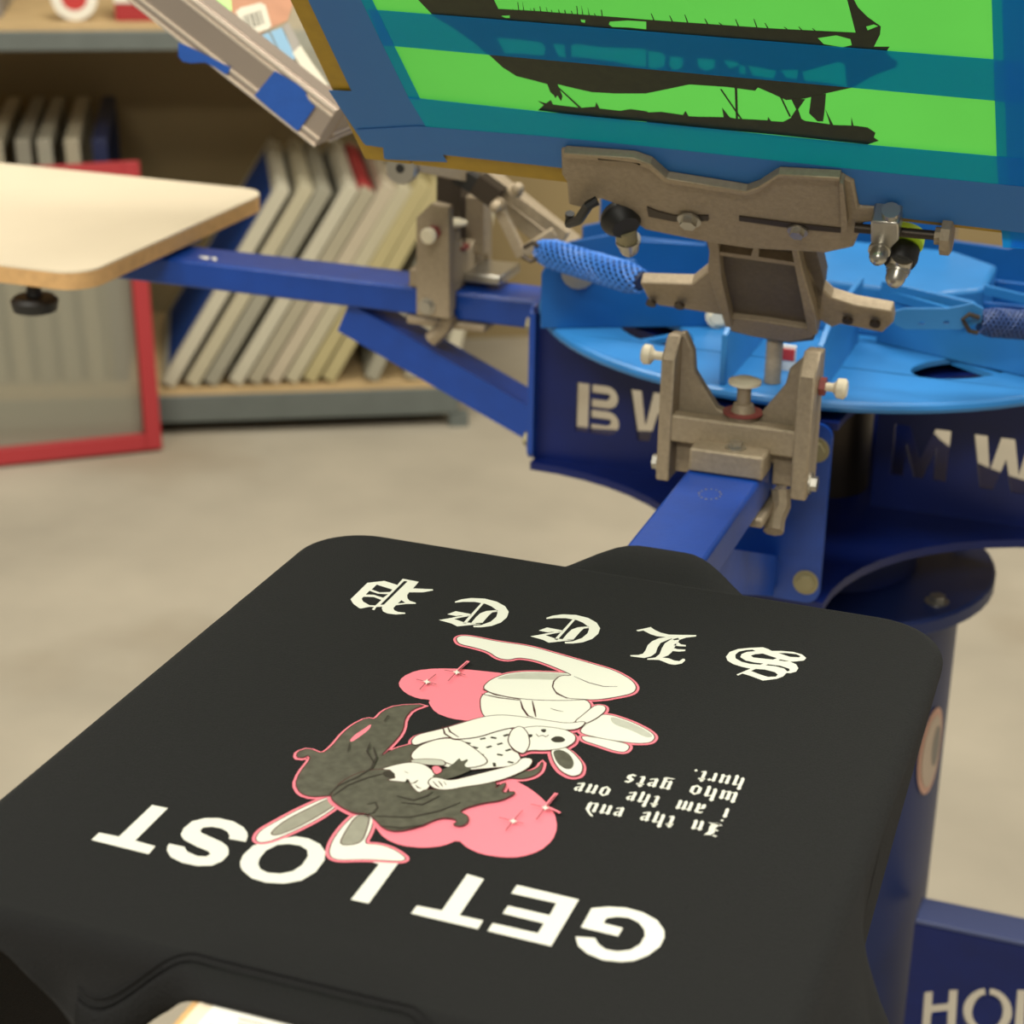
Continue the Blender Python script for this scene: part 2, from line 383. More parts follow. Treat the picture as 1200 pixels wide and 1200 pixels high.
# lower hub: bottom and top cross plates with concave corners
def cross(Rr, hw, cut):
    pts = []
    for q in range(4):
        a = R_(90*q); ca, sa = math.cos(a), math.sin(a)
        loc = [(Rr, -hw), (Rr, hw)]
        # concave arc from (Rr,hw) to (hw,Rr)
        c0 = Vector((Rr*.995, Rr*.995)); rad = Rr*.995-hw
        for k in range(1, 12):
            b = R_(270-90*k/12); loc.append((c0.x+rad*math.cos(b), c0.y+rad*math.sin(b)))
        pts += [(x*ca-y*sa, x*sa+y*ca) for x, y in loc]
    return pts
cr = cross(.283, .06, 0)
hub = MB().prism([[Vector((x, D+y, .765)) for x, y in cr]], .008, NZ).build('hub_bottom_plate', 'hub_shade_blue', press)
MB().prism([[Vector((x, D+y, .926)) for x, y in cr]], .006, NZ).build('hub_top_plate', 'hub_shade_blue', press)
MB().cyl((0, D, .765), (0, D, .933), .045, 24).build('spindle', 'steel_dark', press)
# lettered plates between the arms; letters are real openings
yL = .652
zb, zt_ = .803, .853
def rect(x0, x1, z0, z1): return [(x0, z0), (x1, z0), (x1, z1), (x0, z1)]
def glyphW(x0, x1, z0, z1, flip=False):
    w_ = x1-x0; s = w_*.2
    p = [(0, 1), (s, 1), (w_*.27+.001, .34), (w_*.40, 1), (w_*.60, 1), (w_*.73-.001, .34), (w_-s, 1), (w_, 1), (w_*.83, 0), (w_*.63, 0), (w_*.5, .58), (w_*.37, 0), (w_*.17, 0)]
    return [(x0+a, z0+(z1-z0)*(1-b if flip else b)) for a, b in p]
def glyphM(x0, x1, z0, z1):
    w_ = x1-x0; s = w_*.23
    p = [(0, 0), (s, 0), (s, .62), (w_*.42, 0), (w_*.58, 0), (w_-s, .62), (w_-s, 0), (w_, 0), (w_, 1), (w_*.73, 1), (w_*.5, .38), (w_*.27, 1), (0, 1)]
    return [(x0+a, z0+(z1-z0)*b) for a, b in p]
def toL(p): return [Vector((x, yL, z)) for x, z in p]
def Ppx(px, py): v = ony((px, py), yL); return v.x
b0, b1 = Ppx(675, 480), Ppx(726, 480)
zl0, zl1 = ony((690, 507), yL).z, ony((690, 450), yL).z
stemw = .013
def bowl(x0, x1, z0, z1, tk):
    h = (z1-z0)/2; out = [(x0, z0)]
    out += [(x1-h+h*math.cos(R_(a)), z0+h+h*math.sin(R_(a))) for a in range(-90, 91, 15)] + [(x0, z1)]
    hi = h-tk; inn_ = [(x0, z1-tk)] + [(x1-h+hi*math.cos(R_(a)), z0+h+hi*math.sin(R_(a))) for a in range(90, -91, -15)] + [(x0, z0+tk)]
    return out+inn_
zm = (zl0+zl1)/2
Bst = rect(b0, b0+stemw, zl0, zl1)
Bl1 = bowl(b0+stemw+.002, b1-.002, zm+.0008, zl1, .0095); Bl2 = bowl(b0+stemw+.002, b1, zl0, zm-.0008, .0095)
W1 = glyphW(b1+.010, b1+.068, zl0-.001, zl1); M1 = glyphM(b1+.078, b1+.128, zl0, zl1)
o = MB().prism([toL(rect(-.285, -.056, .765, .92)), toL(Bst), toL(Bl1), toL(Bl2), toL(W1)], .005, (0, -1, 0)).build('letter_plate', 'hub_shade_blue', press)
m0, m1 = Ppx(1046, 530), Ppx(1112, 530); w0 = Ppx(1138, 540)
MB().prism([toL(rect(.056, .285, .765, .92)), toL(glyphM(m0, m1, zl0, zl1)), toL(glyphW(w0, w0+.062, zl0-.001, zl1))], .005, (0, -1, 0)).build('letter_plate', 'hub_shade_blue', press)

def rotq(q):
    def f(v):
        x, y = v.x, v.y-D
        for _ in range(q): x, y = y, -x
        return Vector((x, y+D, v.z))
    return f
def station(q):
    xf = rotq(q); front = (q == 0)
    arm = MB(xf).box((0, (-.22+D-.29)/2, .9075), (.058, D-.29+.22, .029)).build('arm', 'arm_blue', press, bevel=.003)
    # end plate
    pl = rrect(-.057, .057, .765, .925, .012)
    MB(xf).prism([[Vector((x, .408, z)) for x, z in pl]], .006, (0, -1, 0)).build('end_plate', 'arm_blue', arm)
    for sx in (-1, 1):
        for z in (.784, .903):
            hexbolt(MB(xf), (sx*.045, .408, z), (0, -1, 0), .0075, .006).build('bolt', 'brass_bolt', arm)
    MB(xf).bar((0, D-.505, .879), (0, D-.29, .786), .04, .034).build('brace', 'arm_blue', arm)
    MB(xf).box((0, -.09, .924), (.10, .16, .0035)).build('weld_plate', 'arm_blue', arm)
    # registration gate: U-shaped casting standing across the arm
    g = 0.31
    gp = [(-.0575, .905), (-.0575, 1.006), (-.052, 1.017), (-.046, 1.019), (-.0385, 1.005), (-.0365, .988), (-.018, .962), (-.004, .957), (.016, .960), (.035, .988), (.037, 1.000), (.053, 1.017), (.0585, 1.012), (.0605, .905), (.030, .905), (.030, .9225), (-.030, .9225), (-.030, .905)]
    gate = MB(xf).prism([[Vector((x, g, z)) for x, z in gp]], .010, (0, -1, 0)).build('registration_gate', 'casting', press, bevel=.0015)
    for sx in (-1, 1):   # side cheeks proud to the front
        x0, x1 = (-.058, -.0475) if sx < 0 else (.0485, .061)
        ck = [Vector((x0, g-.02, .903)), Vector((x0, g-.02, 1.002)), Vector((x0, g-.004, 1.018)), Vector((x0, g+.014, 1.016)), Vector((x0, g+.016, .903))]
        MB(xf).prism([ck], x1-x0, (-1, 0, 0)).build('cheek', 'casting', gate, bevel=.0015)
        s = -1 if sx < 0 else 1
        p = Vector((x0 if sx < 0 else x1, g, .998 if sx < 0 else .990)); d = Vector((s, 0, 0))
        MB(xf).rev(p-d*.002, p+d*.05, [(0, .0035), (.012, .0035), (.0135, .0042), (.016, .0078), (.021, .0082), (.023, .006)], 12).build('nylon_bolt', 'nylon', gate)
        if sx > 0: MB(xf).cyl(p+d*.0005, p+d*.005, .0072, 6).build('lock_nut', 'red_lock', gate)
        hexbolt(MB(xf), Vector((x0 if sx < 0 else x1, g-.008, .914)), d, .006, .006).build('clamp_bolt', 'steel', gate)
    MB(xf).box((0, g-.012, .947), (.10, .014, .022)).build('crossbar', 'casting', gate, bevel=.002)
    MB(xf).box((.002, g-.026, .932), (.058, .03, .019)).build('clamp_block', 'casting', gate, bevel=.002)
    hexbolt(MB(xf), Vector((.006, g-.028, .9415)), NZ, .0055, .005).build('clamp_bolt', 'steel', gate)
    MB(xf).rev((.004, g-.002, .955), (.004, g-.002, 1), [(0, .013), (.006, .012), (.0075, .0095), (.014, .0075), (.0145, .0055), (.029, .0055)], 20).build('stop_screw', 'casting', gate)
    MB(xf).rev((.004, g-.002, .9835), (.004, g-.002, 1), [(0, .009), (.0015, .0125), (.004, .0128), (.0055, .0088), (.006, .008)], 20).build('nylon_cap', 'nylon', gate)
    MB(xf).cyl((.004, g-.002, .9612), (.004, g-.002, .9628), .0155, 20).build('lock_ring', 'red_lock', gate)
    # clamp lever below on one cheek
    MB(xf).tube([(.036, g+.006, .900), (.038, g+.002, .888), (.036, g-.006, .880), (.037, g-.014, .872)], .008, 8).build('clamp_lever', 'casting', gate)
    MB(xf).box((0, g, .8885), (.068, .085, .008)).build('clamp_plate', 'casting', gate, bevel=.002)
    return arm
arms = [station(q_) for q_ in range(4)]
for k in range(13):   # worn paint on the arms
    a = 2*math.pi*k/13; x, y = 832+13*math.cos(a), 579+6*math.sin(a)
    l_ = random.uniform(1, 2.6)
    MB().prism([[onz(p, .9222) for p in ((x-l_, y), (x, y-.9), (x+l_, y+.3), (x, y+.9))]], .0001, NZ).build('paint_scuff', 'steel', arms[0], smooth=0)
for l_ in ([(233, 300), (246, 301), (243, 304), (238, 303)], [(248, 301), (254, 302), (253, 306), (249, 304)]):
    MB().prism([[onz(p, .9222) for p in l_]], .0001, NZ).build('paint_scuff', 'paper', arms[1], smooth=0)
# small paint-worn mark on the front arm
# ------------------------------------------------------------------ upper carousel
disc_loops = [[Vector((.277*math.cos(2*math.pi*k/72), D+.277*math.sin(2*math.pi*k/72), .941)) for k in range(72)]]
for a in (225, 315):
    ca = R_(a); cx, cyy = .195*math.cos(ca), .195*math.sin(ca)
    tv = Vector((-math.sin(ca), math.cos(ca), 0)); rv = Vector((math.cos(ca), math.sin(ca), 0))
    hole = [AX+Vector((cx, cyy, .941))+tv*(.05*math.cos(2*math.pi*k/28))+rv*(.027*math.sin(2*math.pi*k/28)) for k in range(28)]
    disc_loops.append(hole)
wheel = MB().prism(disc_loops, .006, NZ).build('wheel_plate', 'wheel_blue', press, bevel=.001)
rim = [Vector((.2775*math.cos(2*math.pi*k/72), D+.2775*math.sin(2*math.pi*k/72), .9365)) for k in range(73)]
MB().tube(rim, .0045, 8).build('wheel_rim', 'wheel_blue', wheel)
for a in (225, 315):   # spoke bars across the openings
    ca = R_(a); rv = Vector((math.cos(ca), math.sin(ca), 0)); tv = Vector((-math.sin(ca), math.cos(ca), 0))
    c = AX+rv*.195+Vector((0, 0, .9375))
    MB().bar(c-rv*.026+tv*.012, c+rv*.026+tv*.02, .008, .005).build('spoke_bar', 'wheel_blue', wheel)
def vplate(p, q, prof, t, m, name='rib'):
    """vertical plate from p to q (xy); prof [(u 0..1, z)] closed outline"""
    p, q = Vector((p[0], p[1], 0)), Vector((q[0], q[1], 0)); d = (q-p); n = Vector((d.y, -d.x, 0)).normalized()
    return MB().prism([[p+d*u+Vector((0, 0, z)) for u, z in l] for l in prof], t, n).build(name, m, wheel, bevel=.0008)
zw = .9412
# channel cheeks of the four heads
for sx in (-1, 1):
    vplate((sx*.04, .428), (sx*.04, .60), [[(0, zw), (1, zw), (1, 1.0), (.25, 1.0), (0, .985)]], .005, 'wheel_blue', 'channel_cheek')
for sy in (-1, 1):
    vplate((-.268, D+sy*.04), (-.09, D+sy*.04), [[(0, zw), (1, zw), (1, 1.0), (.3, 1.0), (0, .985)]], .005, 'wheel_deep', 'channel_cheek')
    vplate((.09, D+sy*.04), (.268, D+sy*.04), [[(0, zw), (1, zw), (1, .968), (.7, .974), (0, .974)]], .005, 'wheel_deep', 'channel_cheek')
# chord panels
vplate((-.236, .522), (-.07, .602), [[(0, zw), (1, zw), (1, .985), (.62, .985), (.50, .992), (.46, 1.004), (.10, 1.006), (.03, 1.002), (0, .992)]], .005, 'wheel_deep', 'brace_panel')
vplate((.055, .602), (.24, .535), [[(0, zw), (1, zw), (1, .985), (.55, .982), (.45, .996), (0, .998)]], .005, 'wheel_blue', 'brace_panel')
vplate((-.20, .64), (-.03, .67), [[(0, zw), (1, zw), (1, 1.012), (.55, 1.012), (.46, 1.0), (0, 1.0)]], .005, 'wheel_deep', 'brace_panel')
# rear panel with a slot
slot = [(.42, 1.0)]
rear = [[(0, zw), (1, zw), (1, 1.035), (0, 1.035)], [(.315, .992), (.47, .990), (.495, .996), (.495, 1.004), (.45, 1.013), (.315, 1.020)]]
vplate((-.03, .80), (.34, .80), rear, .005, 'wheel_deep', 'rear_panel')
vplate((-.27, .80), (-.04, .80), [[(0, zw), (1, zw), (1, 1.03), (.6, 1.03), (.5, 1.01), (0, 1.0)]], .005, 'wheel_deep', 'rear_panel')
# central tower
tw = [(.0, .62), (.105, .62), (.14, .655), (.14, .74), (.1, .775), (-.08, .775), (-.11, .74), (-.11, .66), (-.08, .62)]
MB().prism([[Vector((x, y, .988)) for x, y in tw]], .047, NZ).build('hub_tower', 'wheel_blue', wheel, bevel=.004)
MB().bar((.055, .606, .986), (.135, .56, .986), .004, .008).build('stiffener', 'wheel_blue', wheel)
MB().bar((.14, .655, .986), (.26, .60, .986), .004, .008).build('stiffener', 'wheel_blue', wheel)
hexbolt(MB(), (-.205, .533, .995), (.43, -.9, 0), .011, .006).build('bolt', 'steel', wheel)
hexbolt(MB(), (-.088, .588, .953), (.43, -.9, 0), .008, .005).build('bolt', 'nylon', wheel)
MB().rev((-.005, .452, .9415), (-.005, .452, 1.1), [(0, .0072), (.040, .0072)], 16).build('stop_bolt', 'casting', wheel)
MB().rev((-.005, .452, .9815), (-.005, .452, 1.1), [(0, .0105), (.008, .0115), (.010, .010)], 16).build('bolt_head', 'steel_dark', wheel)
lc = ony((921, 428), .49)
lb = MB().box(lc, (.016, .002, .036)).build('warning_label', 'paper', wheel)
MB().box(lc+Vector((.001, -.0015, .010)), (.012, .001, .010)).build('label_mark', 'label_red', wheel)
MB().box(lc+Vector((0, -.0015, -.012)), (.013, .001, .003)).build('label_mark', 'label_red', wheel)

# ------------------------------------------------------------------ front print head, tilted up 45 degrees
N45 = Vector((0, 1, 1)).normalized(); T45 = -N45
def c45(c): return c/math.sqrt(2)
def HT(name, loops, c, t, m, parent, **k): return trace(name, loops, N45, c45(c), t, m, parent, toward=T45, **k)
head = HT('print_head', [[(826, 262), (880, 268), (955, 277), (958, 300), (966, 330), (962, 362), (960, 384), (953, 399), (925, 402), (880, 394), (856, 388), (852, 372), (838, 338), (831, 318), (833, 300), (828, 285)]], 1.385, .014, 'casting_dark', press, bevel=.002)
HT('neck_flange', [[(826, 258), (834, 258), (842, 290), (846, 330), (858, 384), (850, 384), (836, 340), (829, 318), (831, 296)]], 1.372, .024, 'casting', head, bevel=.001)
HT('neck_flange', [[(924, 275), (932, 276), (940, 316), (954, 364), (958, 392), (948, 396), (942, 366), (932, 318)]], 1.372, .024, 'casting', head, bevel=.001)
HT('neck_rib', [[(834, 294), (880, 300), (884, 288), (889, 288), (889, 301), (934, 308), (934, 312), (834, 298)]], 1.374, .014, 'casting', head)
HT('neck_lip', [[(852, 372), (900, 378), (950, 386), (952, 396), (925, 401), (880, 394), (857, 388)]], 1.378, .02, 'casting', head, bevel=.001)
# jaw
HT('jaw', [[(657, 176), (742, 182), (760, 188), (780, 206), (873, 222), (884, 218), (910, 201), (985, 206), (1000, 214), (1006, 244), (1052, 247), (1040, 258), (1012, 262), (1000, 290), (968, 297), (880, 292), (826, 284), (815, 282), (756, 270), (745, 262), (735, 244), (703, 233), (682, 244), (666, 240), (664, 214), (658, 205)]], 1.352, .018, 'casting', head, bevel=.0018)
HT('jaw_ridge', [[(660, 180), (742, 186), (762, 193), (781, 210), (874, 225), (888, 220), (912, 205), (984, 209), (984, 213), (912, 209), (890, 225), (874, 230), (779, 215), (760, 198), (740, 191), (661, 185)]], 1.3455, .007, 'casting_lit', head, bevel=.0008)
HT('jaw_rib', [[(984, 214), (988, 216), (993, 262), (990, 275), (986, 274)]], 1.344, .008, 'casting', head)
HT('jaw_slot', [[(758, 243), (770, 248), (790, 253), (830, 253), (830, 259), (790, 260), (760, 254)]], 1.3505, .002, 'steel_dark', head)
HT('jaw_slot', [[(866, 254), (930, 262), (985, 268), (985, 273), (930, 268), (866, 259)]], 1.3505, .002, 'steel_dark', head)
# ears with spring hooks
HT('ear', [[(750, 332), (810, 334), (838, 312), (852, 350), (862, 372), (800, 362), (772, 358), (760, 352)]], 1.385, .010, 'casting', head, bevel=.0012)
HT('ear', [[(946, 308), (958, 334), (975, 350), (1000, 358), (1045, 366), (1047, 378), (1034, 390), (985, 380), (975, 384), (955, 372), (942, 345)]], 1.385, .010, 'casting', head, bevel=.0012)
for (x, y) in ((764, 352), (797, 355), (994, 372), (1026, 376)):
    p = onp((x, y), N45, c45(1.383)); MB().cyl(p+T45*.001, p+T45*.004, .0042, 12).build('ear_hole', 'steel_dark', head)
def at45(x, y, c): return onp((x, y), N45, c45(c))
# threaded side screws, clamp block, acorn nuts
MB().cyl(at45(1002, 267, 1.348), at45(1108, 277, 1.348), .0034, 12).build('jaw_screw', 'steel_dark', head)
kp = at45(1096, 276, 1.348); kq = at45(1116, 278, 1.348); kd = (kq-kp).normalized()
MB().rev(kp, kq, [(0, .006), (.004, .006), (.0045, .0125), (.0105, .0125), (.0115, .011)], 10).build('screw_knob', 'casting', head)
HT('clamp_block', [[(1020, 260), (1053, 263), (1053, 282), (1044, 292), (1020, 292)]], 1.335, .02, 'steel', head, bevel=.0015)
MB().cyl(at45(1044, 246, 1.345), at45(1044, 260, 1.345), .0062, 12).build('spacer', 'steel', head)
acorn(MB(), at45(1031, 292, 1.335), at45(1028, 306, 1.32)-at45(1031, 292, 1.335), .0062).build('acorn_nut', 'steel', head)
MB().rev(at45(1057, 291, 1.358), at45(1057, 291, 1.358)+T45*.016, [(0, .0125), (.008, .0125), (.012, .011)], 20).build('rubber_stop', 'black_rubber', head)
MB().cyl(at45(1060, 273, 1.372), at45(1060, 273, 1.372)+T45*.009, .0145, 24).build('neon_washer', 'neon', head)
MB().cyl(at45(1058, 300, 1.345), at45(1052, 318, 1.34), .0082, 14).build('spacer', 'steel', head)
acorn(MB(), at45(1053, 314, 1.338), at45(1046, 336, 1.32)-at45(1053, 314, 1.338), .0068).build('acorn_nut', 'steel', head)
MB().tube([at45(700, 235, 1.34), at45(690, 240, 1.335), at45(678, 258, 1.335), at45(667, 262, 1.345), at45(668, 250, 1.35)], .0036, 8).build('lever_hook', 'black_rubber', head)
MB().rev(at45(724, 246, 1.36), at45(733, 266, 1.34), [(0, .006), (.003, .014), (.008, .016), (.012, .015), (.018, .010)], 18).build('rubber_stop', 'black_rubber', head)
MB().cyl(at45(733, 266, 1.345), at45(735, 282, 1.345), .008, 12).build('spacer', 'brass_bolt', head)
acorn(MB(), at45(736, 280, 1.345), at45(738, 296, 1.34)-at45(736, 280, 1.345), .0075).build('acorn_nut', 'steel', head)
hexbolt(MB(), at45(808, 257, 1.35), T45, .006, .006).build('bolt', 'steel', head)
hexbolt(MB(), at45(935, 270, 1.35), T45, .005, .005).build('bolt', 'steel', head)
def spring(p, q, r, m, name='spring', n=11, turns=1.6):
    p, q = Vector(p), Vector(q); d = (q-p).normalized(); x = d.cross(NZ).normalized(); y = d.cross(x); L = (q-p).length
    core = MB().rev(p, q, [(0, r*.5), (L*.04, r*.86), (L*.96, r*.86), (L, r*.5)], 18).build(name, 'spring_core', head)
    mb = MB()
    for s in (-1, 1):
        for k in range(n):
            pts = []
            for j in range(25):
                t = j/24; a = 2*math.pi*k/n+s*turns*2*math.pi*t; rr = r*(.75+.25*min(1, min(t, 1-t)*8))
                pts.append(p+d*(L*t)+(x*math.cos(a)+y*math.sin(a))*rr)
            mb.tube(pts, r*.085, 4)
    mb.build('mesh_sleeve', m, core)
    return core
spring(ony((634, 294), .50), ony((752, 330), .44), .0125, 'sleeve_blue')
spring(ony((1148, 377), .47), ony((1245, 384), .50), .0115, 'sleeve_navy')
MB().tube([ony((612, 300), .49), ony((622, 306), .49), ony((632, 302), .49), ony((634, 292), .49), ony((625, 284), .49), ony((614, 290), .49)], .0022, 6).build('spring_hook', 'steel_dark', head)
lk = [(1045, 366), (1060, 362), (1110, 362), (1140, 356), (1152, 362), (1150, 378), (1125, 386), (1060, 386), (1048, 380)]
trace('spring_link', [lk, oring(1080, 379, 4, 2, 0, 345, 12), oring(1109, 378, 4, 2, 0, 345, 12)], NY, .465, .004, 'wheel_blue', head, toward=-NY)
MB().tube([ony((1148, 372), .462), ony((1136, 368), .460), ony((1128, 374), .460), ony((1136, 388), .460), ony((1146, 390), .462)], .002, 6).build('spring_hook', 'steel_dark', head)

# ------------------------------------------------------------------ left print head (turned a quarter round the press)
def yl(x, y, yy=D-.03): return ony((x, y), yy)
h2 = MB().bar(yl(668, 292), yl(548, 196), .05, .016).build('print_head', 'casting', press, bevel=.002)
MB().bar(yl(664, 278, D-.06), yl(540, 186, D-.06), .008, .012).build('head_rail', 'casting', h2, bevel=.001)
MB().bar(yl(612, 300, D-.09), yl(582, 238, D-.09), .008, .01).build('head_arm', 'casting', h2, bevel=.001)
MB().bar(yl(612, 296, D-.09), yl(650, 272, D-.08), .008, .01).build('head_arm', 'casting', h2, bevel=.001)
MB().bar(yl(560, 214, D-.08), yl(585, 232, D-.08), .018, .02).build('head_block', 'steel_dark', h2)
MB().bar(yl(536, 204, D-.08), yl(570, 222, D-.08), .012, .016).build('head_block', 'black_rubber', h2)
acorn(MB(), yl(604, 224, D-.09), yl(612, 216, D-.1)-yl(604, 224, D-.09), .006).build('acorn_nut', 'casting', h2)
acorn(MB(), yl(586, 240, D-.09), yl(578, 244, D-.1)-yl(586, 240, D-.09), .006).build('acorn_nut', 'casting', h2)
p = yl(472, 196, .52)
wsh = MB().rev(p+Vector((0, .006, 0)), p-Vector((0, .006, 0)), [(0, .0148), (.010, .0152), (.012, .0135)], 24).build('jaw_washer', 'steel', h2)
MB().cyl(p-Vector((0, .0055, 0)), p-Vector((0, .0068, 0)), .0042, 12).build('washer_hole', 'black_rubber', wsh)
MB().bar(p+Vector((0, .02, .002)), yl(560, 206, D-.05), .02, .016).build('jaw', 'casting', h2)
MB().box(yl(532, 245, D+.02), (.026, .03, .10)).build('head_post', 'steel_dark', h2)
MB().box(yl(556, 262, D+.03), (.03, .02, .06)).build('head_post', 'casting', h2, bevel=.002)
MB().box(yl(566, 318, D+.02), (.06, .06, .01)).build('head_foot', 'steel', h2, bevel=.002)

# ------------------------------------------------------------------ front screen (raised, print side to the viewer)
cS = 1.360
scr = empty('printing_screen', at45(740, 200, cS), 'raised screen with bright green emulsion and blue tape in the front clamp', 'screen')
A_ = at45(427, 187, cS); B_ = at45(1200, 277, cS); ux = (B_-A_).normalized(); uy = Vector((0, -1, 1)).normalized(); uy = (uy-ux*uy.dot(ux)).normalized()
SW, SL, FWd = .514, .66, .038
un = ux.cross(uy); un = un if un.dot(T45) > 0 else -un
def fb(a0, a1, b0, b1, nm):
    pts = [A_+ux*a+uy*b for a, b in ((a0, b0), (a1, b0), (a1, b1), (a0, b1))]
    return MB().prism([pts], .036, un).build(nm, 'gold_wood', scr, bevel=.0015)
fb(0, FWd, 0, SL, 'frame_side'); fb(SW-FWd, SW, 0, SL, 'frame_side'); fb(FWd, SW-FWd, 0, FWd, 'frame_end'); fb(FWd, SW-FWd, SL-FWd, SL, 'frame_end')
msh = MB().add([A_+ux*a+uy*b+un*.0006 for a, b in ((.036, .036), (SW-.036, .036), (SW-.036, SL-.036), (.036, SL-.036))], [(0, 1, 2, 3)]).build('mesh', 'emulsion', scr, smooth=0)
Z7 = lambda p: Z((440, 0), 3.75, p)
Z8 = lambda p: Z((760, 0), 1200/440, p)
dS = A_.dot(un)
def ST(name, loops, h, m, par, t=.0002):
    pl = [[onp(q, un, dS+h) for q in l] for l in loops]
    return MB().prism(pl, t, un).build(name, m, par, smooth=0)
boat = Z7([(150, -40), (250, 65), (330, 112), (430, 182), (500, 242), (560, 297), (620, 335), (700, 355), (755, 370), (768, 405), (785, 420), (790, 432), (800, 420), (815, 445), (822, 425), (812, 400), (800, 370), (860, 385), (950, 405), (1050, 411), (1190, 411)]) + \
    Z8([(0, 297), (60, 285), (130, 270), (250, 278), (340, 290), (350, 280), (390, 297), (440, 320), (500, 315), (560, 300), (650, 280), (700, 250), (730, 235), (790, 215), (797, 195), (775, 182), (760, 165), (770, 150), (720, 150), (740, 110), (742, 85), (700, 55), (670, 25), (645, -20), (630, -20), (662, 105), (600, 102), (400, 92), (200, 78), (0, 64)]) + Z7([(1040, 75), (840, 60), (720, 50), (540, 40), (505, -30)])
waves = ((7, [(535, 165), (600, 168), (690, 178), (735, 185), (748, 210), (740, 242), (690, 238), (640, 232), (570, 235), (550, 195)]), (7, [(780, 190), (830, 193), (838, 250), (805, 245)]),
             (7, [(860, 200), (880, 190), (1000, 205), (1190, 212), (1190, 290), (1140, 288), (1050, 268), (930, 252), (862, 245)]), (7, [(550, 70), (590, 68), (590, 80), (570, 80)]), (7, [(900, 85), (922, 88), (920, 102), (905, 98)]),
             (7, [(1030, 95), (1110, 90), (1190, 95), (1190, 130), (1110, 122), (1040, 120), (1025, 108)]), (8, [(0, 160), (40, 165), (55, 180), (50, 210), (20, 218), (0, 214)]), (8, [(70, 178), (110, 182), (108, 215), (80, 222), (66, 205)]), (8, [(155, 185), (214, 188), (210, 215), (185, 226), (160, 210)]),
             (8, [(240, 190), (285, 196), (292, 215), (260, 218)]), (8, [(292, 205), (308, 210), (312, 238), (290, 232)]), (8, [(318, 208), (408, 224), (400, 250), (335, 240)]), (8, [(424, 222), (480, 222), (474, 250), (440, 246)]), (8, [(492, 228), (610, 195), (628, 205), (635, 275), (560, 262), (500, 255)]))
ST('stencil', [boat, Z8([(540, 122), (600, 113), (645, 125), (650, 145), (620, 152), (560, 142)]), Z8([(695, 85), (720, 78), (735, 84), (700, 98)])] + [(Z7 if z == 7 else Z8)(l) for z, l in waves], .0010, 'stencil_black', msh)
ST('stencil', [Z7([(715, 485), (740, 462), (715, 445), (750, 455), (770, 440), (780, 460), (900, 475), (965, 470), (970, 450), (985, 478), (1075, 488), (1120, 480), (1190, 490)]) + Z8([(0, 360), (40, 358), (110, 368), (118, 355), (128, 372), (160, 374), (240, 375), (235, 345), (260, 376), (280, 380), (380, 385), (382, 375), (392, 388), (430, 390), (470, 370), (500, 387), (580, 398), (565, 350), (590, 400), (648, 402), (648, 375), (655, 402), (700, 408), (725, 425), (720, 440), (735, 450), (700, 462), (400, 430), (0, 394)]) + Z7([(1190, 535), (900, 510)])], .0010, 'stencil_black', msh)
for l in ([(455, 315), (500, 318), (478, 350), (490, 385), (455, 375), (472, 350)], [(520, 308), (567, 300), (563, 350), (558, 388), (540, 388), (513, 362)], [(275, 275), (283, 275), (286, 382), (279, 382)], [(415, 300), (420, 300), (455, 372), (450, 374)], [(228, 285), (234, 286), (300, 382), (295, 383)]):
    ST('stencil', [Z8(l)], .0011, 'stencil_black', msh)
ST('stencil', [Z7([(800, 385), (806, 385), (905, 474), (893, 474)])], .0011, 'stencil_black', msh)
for k in range(16):
    x = 600+k*26+random.uniform(-8, 8); y0 = 50+(x-600)/3.75*.055*3.75; h = random.uniform(8, 42)
    ST('stencil', [Z7([(x, y0), (x+4, y0), (x-2+random.uniform(-3, 3), y0-h), (x-4, y0-h)])], .0011, 'stencil_black', msh)
for k in range(11):
    x = 20+k*52+random.uniform(-12, 12); y0 = 66+x*.062; h = random.uniform(6, 30)
    ST('stencil', [Z8([(x, y0), (x+4, y0), (x-6, y0-h), (x-8, y0-h)])], .0011, 'stencil_black', msh)
ST('tape', [[(431, 11), (1330, 83), (1330, 133), (449, 53)]], .0018, 'tape_sheet', scr)
ST('tape', [[(299, -130), (360, -130), (449, 54), (479, 115), (524, 190), (452, 187), (449, 172), (426, 168), (385, 106), (412, 107)]], .0021, 'tape_sheet_thick', scr)
ST('tape', [[(360, -130), (374, -130), (462, 54), (493, 117), (479, 115), (449, 54)]], .0020, 'tape_sheet', scr)
ST('tape', [[(1158, -130), (1330, -130), (1330, 300), (1175, 290), (1168, 183), (1164, 60)]], .0022, 'tape_sheet', scr)
ST('tape', [[(1170, -130), (1330, -130), (1330, 300), (1185, 290), (1180, 183)]], .0024, 'tape_sheet', scr)
ST('tape', [[(478, 114), (630, 130.5), (1024, 170.5), (1170, 183.5), (1330, 197), (1330, 255), (1040, 226), (640, 166), (500, 150)]], .0026, 'tape_sheet', scr)
ST('tape', [[(418, 152), (490, 148), (640, 160), (760, 172), (1060, 205), (1330, 232), (1330, 289), (1060, 256), (1015, 246), (1000, 244), (660, 197), (516, 181), (450, 186), (449, 173), (428, 170)]], .0029, 'tape_sheet_thick', scr)

for a0_, a1_ in ((.014, .060), (SW-.052, SW-.006)):   # the side strips run on up the frame
    MB().prism([[A_+ux*a+uy*b+un*.002 for a, b in ((a0_, .255), (a1_, .255), (a1_, SL-.01), (a0_, SL-.01))]], .0002, un).build('tape', 'tape_sheet_thick', scr, smooth=0)
MB().prism([[A_+ux*a+uy*b+un*.0024 for a, b in ((.014, SL-.07), (SW-.006, SL-.07), (SW-.006, SL-.008), (.014, SL-.008))]], .0002, un).build('tape', 'tape_sheet_thick', scr, smooth=0)

